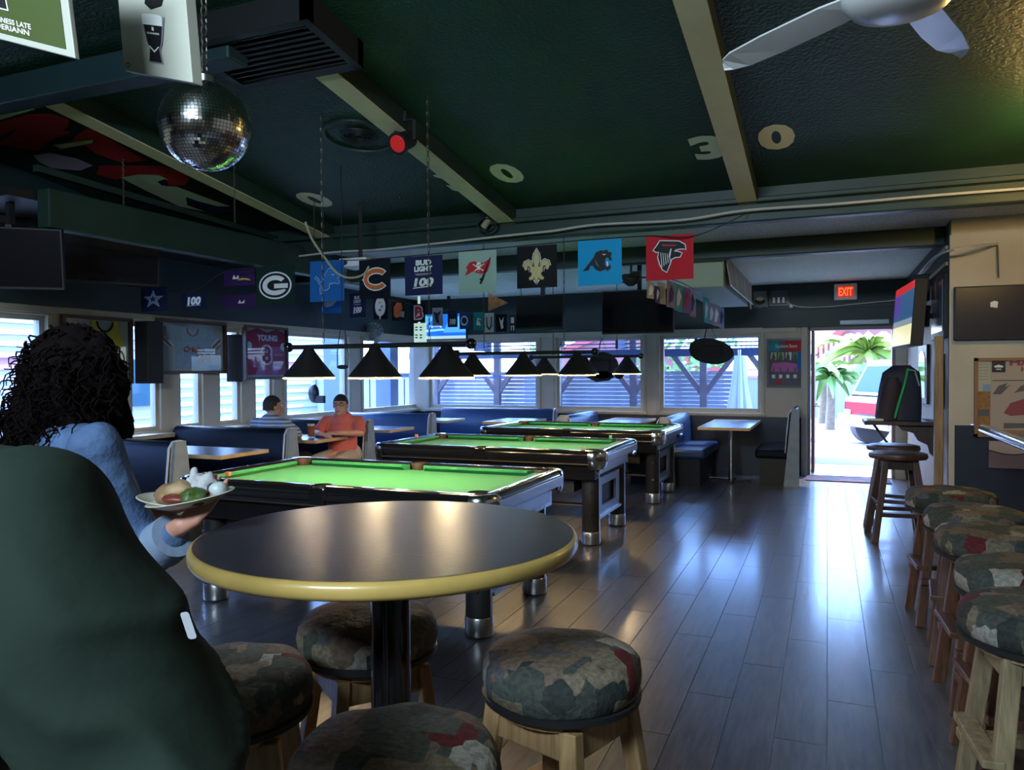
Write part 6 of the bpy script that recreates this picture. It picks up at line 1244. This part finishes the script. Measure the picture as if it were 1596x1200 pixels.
# ---- woman with plates
wd = 2.2
def W(x, y, d=wd): return PD(x, y, d)
base = W(120, 900); base.z = 0
wm = person_obj(tuple(base), 'woman with curly dark hair and blue denim shirt carrying plates of food')
hc = W(118, 588, 2.12); fw = Vector((.30, .95, 0)).normalized(); rg = fw.cross(Vector((0, 0, 1)))
body = MB(); R, s, f, u = head(body, hc, fw, .98)
nk = hc+Vector((0, 0, -.135))-fw*.02; limb(body, nk, hc-Vector((0, 0, .05)), .05, .048)
chest = nk+Vector((0, 0, -.22)); hip = Vector((nk.x, nk.y, .93)); shR = nk+rg*.17+Vector((0, 0, -.05)); shL = nk-rg*.165+Vector((0, 0, -.05))
elR = W(222, 868, 2.10); cuR = W(262, 842, 2.02); wrR = W(283, 818, 1.99); hR = W(300, 803, 1.97)
limb(body, hip, chest, .12, .12, side=rg, flat=.7); limb(body, shR, elR, .045, .038); limb(body, elR, wrR, .038, .025)
hdR = (W(338, 778, 1.97)-wrR).normalized(); hand(body, wrR, hdR, Vector((.3, -.5, -.6)), Vector((.2, .4, .9)), curl=.35, L=.075)
elL = shL+Vector((0, 0, -.27))+fw*.02; wrL = elL+fw*.22+rg*.06+Vector((0, 0, .03)); limb(body, shL, elL, .045, .038); limb(body, elL, wrL, .038, .025); hand(body, wrL, fw, (0, 0, -1), rg, curl=.3)
kn = []; tr = MB()
for k in (-1, 1):
    h_ = hip+rg*k*.085+Vector((0, 0, -.03)); kk = h_+fw*(.10 if k > 0 else -.02)+Vector((0, 0, -.42)); ft = Vector((kk.x, kk.y, .08))-fw*(.02 if k > 0 else .12); limb(tr, h_, kk, .095, .062); limb(tr, kk, ft+Vector((0, 0, .03)), .062, .045); limb(body, h_, kk, .06, .045); limb(body, kk, ft, .04, .035)
    sm = MB(); limb(sm, ft-fw*.04-Vector((0, 0, .035)), ft+fw*.13-Vector((0, 0, .045)), .04, .033, 12)
    for v in sm.v: v.z = max(v.z, 0)
    obj('shoe', sm, M_rubber, wm, smooth=60)
limb(tr, hip-rg*.06, hip+rg*.06, .125, .125)
wb_ = blob('body', body, M_skin, wm, .0065, 3)
M_denim = mat('denim blue shirt', (.06, .11, .22), .85, var=(9, .35), bump=(14, .6, .03))
sh = MB(); limb(sh, hip+Vector((0, 0, -.02)), chest, .145, .15, 20, side=rg, flat=.75); limb(sh, chest, chest+Vector((0, 0, .12)), .155, .12, 20, side=rg, flat=.7); limb(sh, shL+rg*.03, shR-rg*.03, .065, .065)
limb(sh, shR, elR, .07, .062, 16); limb(sh, elR, cuR, .06, .055, 16); limb(sh, shL, elL, .068, .06, 16); limb(sh, elL, elL.lerp(wrL, .6), .058, .05)
so2 = blob('shirt', sh, M_denim, wm, .011, 4)
for v in so2.data.vertices: n_ = mnoise.noise(Vector(v.co)*11); v.co += v.normal*n_*.012
d_ = (wrR-elR).normalized(); cf_ = MB().cyl(cuR-d_*.03, cuR+d_*.035, .064, .060, 24); obj('cuff', cf_, mat('pale denim cuff', (.18, .24, .34), .85, bump=(20, .4)), so2, smooth=40)
blob('trousers', tr, mat('dark jeans', (.012, .014, .022), .8), wm, .012, 4)
face_bits(hc, s, f, u, wb_, {}, glasses=True)
# curly hair: mass and curls
M_hair = mat('curly black hair', (.004, .002, .002), .9, spec=.08, bump=(60, .8, .01)); hb_ = MB()
for (x, y, d, r) in ((118, 575, 2.12, .122), (110, 618, 2.12, .115), (122, 567, 2.13, .095), (98, 605, 2.13, .11), (148, 605, 2.13, .095), (72, 640, 2.14, .095), (118, 635, 2.10, .075), (165, 630, 2.14, .06), (50, 668, 2.16, .075), (30, 690, 2.18, .05), (142, 575, 2.16, .09), (105, 580, 2.08, .09), (188, 652, 2.18, .04), (196, 672, 2.18, .025)): hb_.ell(W(x, y, d), r, r*.9, r, 16, 12)
hm = blob('hair', hb_, M_hair, wm, .014, 3)
for v in hm.data.vertices: v.co += v.normal*(mnoise.noise(Vector(v.co)*22)*.022+mnoise.noise(Vector(v.co)*60)*.008)
cu = MB(); R_3 = random.Random(11); vs_ = list(hm.data.vertices); off = wloc(wm)
for k in range(520):
    v = vs_[R_3.randrange(len(vs_))]; p = Vector(v.co)+off+v.normal*.004; 
    if (p-hc).dot(fw) > .055: continue
    L_ = R_3.uniform(.05, .12); ph = R_3.uniform(0, 6.28); r = R_3.uniform(.008, .014); tn = v.normal; q = []
    ax_ = (Vector((0, 0, -1))+tn*.5+Vector((R_3.gauss(0, .2), R_3.gauss(0, .2), 0))).normalized(); a1 = ax_.orthogonal().normalized(); a2 = ax_.cross(a1)
    for i in range(9): t_ = i/8; q.append(p+ax_*L_*t_+(a1*math.cos(ph+t_*9)+a2*math.sin(ph+t_*9))*r)
    cu.tube(q, .0035, n=4, r1=.0015)
obj('curls', cu, M_hair, hm, kind='stuff', smooth=60)
# plates and food
pcn = W(292, 786, 1.98); 
def plate(c, r, rot, label):
    t = thing('plate', tuple(c), label, 'plate', 'plates of food carried by the woman'); t.rotation_euler = rot; L = dict(local=True)
    obj('dish', MB().lathe([(.0005, -.004), (r*.55, -.003), (r*.65, .002), (r*.97, .016), (r, .018), (r*.97, .020), (r*.62, .006), (r*.5, .003), (.0005, .003)], n=40), mat('cream china', (.50, .48, .38), .3), t, smooth=40, **L)
    return t
tilt_ = (math.radians(6), math.radians(-8), 0)
pl1 = plate(pcn+Vector((.0, .015, .0)), .102, tilt_, 'oval plate of food carried in the woman’s right hand'); pl1.scale = (1.15, 1, 1)
pl2 = plate(W(268, 789, 2.04), .09, (math.radians(-4), math.radians(8), 0), 'second plate under a brown bun, nearer the woman’s body')
RF = random.Random(5)
def food(name, c, rx, ry, rz_, m, label, cat='food', bumpy=.25):
    c = pcn+(c-pcn)*.8; rx *= .78; ry *= .78; rz_ *= .85
    b = MB(); b.ell(c, rx, ry, rz_, 16, 12)
    for v in b.v: v += (v-Vector(c))*mnoise.noise(v*45)*bumpy
    return obj(name, b, m, label=label, cat=cat, loc=c, smooth=70)
F_bun = mat('bun brown', (.26, .15, .07), .6, var=(20, .3)); F_fry = mat('fried golden', (.34, .22, .11), .6, var=(20, .3)); F_grn = mat('salad green', (.06, .10, .02), .5, var=(30, .5)); F_red = mat('dark red relish', (.16, .03, .02), .4); F_wht = mat('napkin white', (.42, .42, .42), .8, bump=(20, .5))
food('bread_bun', pl2.location+Vector((0, 0, .035)), .07, .06, .035, F_bun, 'brown bun on the left plate')
food('fried_food', pcn+Vector((-.03, .0, .04)), .05, .045, .035, F_fry, 'golden fried piece in the middle of the right plate')
food('lettuce', pcn+Vector((.055, -.03, .03)), .045, .04, .025, F_grn, 'dark green salad at the right rim of the plate', bumpy=.6)
food('relish', pcn+Vector((-.0, -.05, .025)), .05, .03, .015, F_red, 'dark red relish at the front of the right plate')
food('paper_napkin', pcn+Vector((.03, .04, .065)), .055, .04, .03, F_wht, 'crumpled white napkin on the right plate', 'napkin', .7)
food('paper_napkin', W(303, 752, 2.02), .02, .02, .05, F_wht, 'white napkin corner standing up behind the plates', 'napkin', .7)
food('sauce_cup', pcn+Vector((.10, .03, .05)), .03, .03, .022, mat('sauce cup', (.45, .5, .5), .4), 'small pale sauce cup at the far rim of the plate', 'cup', .1)
# ---- person in the green jacket
jb = PD(-120, 1500, 1.0); jb.z = 0
jp = person_obj(tuple(jb), 'person in a dark green jacket sitting in the left foreground')
jk = MB(); nkj = PD(-215, 760, 1.02); shr = PD(42, 838, .92); elb = PD(245, 1200, .86); shl = PD(-480, 850, 1.12); hipj = Vector((nkj.x, nkj.y, .82)); sd_ = (shr-shl).normalized()
limb(jk, hipj, nkj+Vector((0, 0, -.28)), .19, .21, 24, side=sd_, flat=.7); limb(jk, nkj+Vector((0, 0, -.28)), nkj+Vector((0, 0, -.08)), .21, .12, 24, side=sd_, flat=.7)
limb(jk, shl, shr, .092, .098, 20); limb(jk, nkj, shr, .085, .098, 20); limb(jk, shr, shr.lerp(elb, .5)+Vector((0, -.01, .012)), .107, .112, 24); limb(jk, shr.lerp(elb, .5)+Vector((0, -.01, .012)), elb, .112, .104, 24); limb(jk, elb, PD(240, 1420, .74), .100, .075, 20); limb(jk, shl, shl+Vector((-.05, .1, -.3)), .10, .085)
limb(jk, nkj+Vector((0, 0, -.02)), nkj+Vector((0, 0, .035)), .08, .075, 20)
M_jack = mat('dark green jacket nylon', (.011, .021, .014), .85, spec=.2, var=(3, .15), bump=(30, .15, .01))
jo = blob('jacket', jk, M_jack, jp, .011, 6)
off = wloc(jp)
for v in jo.data.vertices:
    p = Vector(v.co)+off; dd = (p-elb).length; a = max(0, 1-dd/.36); q = p-elb
    wv = (1-abs(math.sin((q.z*1.0+q.x*.6)*34+mnoise.noise(p*8)*1.2)))**2-.3
    v.co += v.normal*(mnoise.noise(p*7)*.014 + a*wv*.022)
jbod = MB(); limb(jbod, shr, elb, .05, .045); limb(jbod, elb, PD(240, 1440, .72), .045, .03); limb(jbod, shl, shr, .05, .05); hj = nkj+Vector((-.01, .05, .16)); R, s, f, u = head(jbod, hj, Vector((.2, 1, 0))); limb(jbod, nkj, hj-Vector((0, 0, .05)), .055, .052); limb(jbod, hipj, nkj, .12, .1); wj = PD(240, 1440, .72); hand(jbod, wj, Vector((.1, .9, -.2)), (0, 0, 1), (-1, 0, 0))
trj = MB()
for k in (-1, 1): h_ = hipj+sd_*k*.09; kk = h_+Vector((.05, .42, .0)); ft = kk+Vector((0, -.02, -.42)); limb(trj, h_, kk, .1, .07); limb(trj, kk, ft, .07, .05); limb(jbod, hipj, kk, .07, .05); limb(jbod, kk, ft, .05, .04)
limb(trj, hipj-sd_*.06, hipj+sd_*.06, .13, .13); blob('body', jbod, M_skin2, jp, .009, 3); blob('trousers', trj, mat('dark jeans', (.012, .014, .022), .8), jp, .013, 4); shortcap(hj, R, jp, hair_dark, local=False)
_sm = jo.modifiers.new('s', 'SMOOTH'); _sm.factor = .5; _sm.iterations = 5; evalmesh(jo)
tgp = PD(289, 976, .80); tu = (PD(296, 997, .80)-PD(282, 955, .80)); tw = (PD(295, 953, .80)-PD(282, 955, .80)); tw.normalize(); tn = tu.normalized(); nn_ = (EYE-tgp).normalized()
a0_ = PD(280, 955, .79); tb = MB(); fn_ = lambda u, v, d: a0_+tw*u+tn*v+nn_*d; rr = rrect(.0045, .0145, .003); tb.prism([(x+.0045, y+.0145) for x, y in rr], fn_, -.012, .001); obj('sleeve_tag', tb, mat('tag grey white', (.35, .35, .37), .6), jp, label='small white tag on the sleeve')
js = PD(-165, 745, 1.0); dup(sA, (hipj.x, hipj.y, 0), .2, 'patch fabric stool under the person in the green jacket')
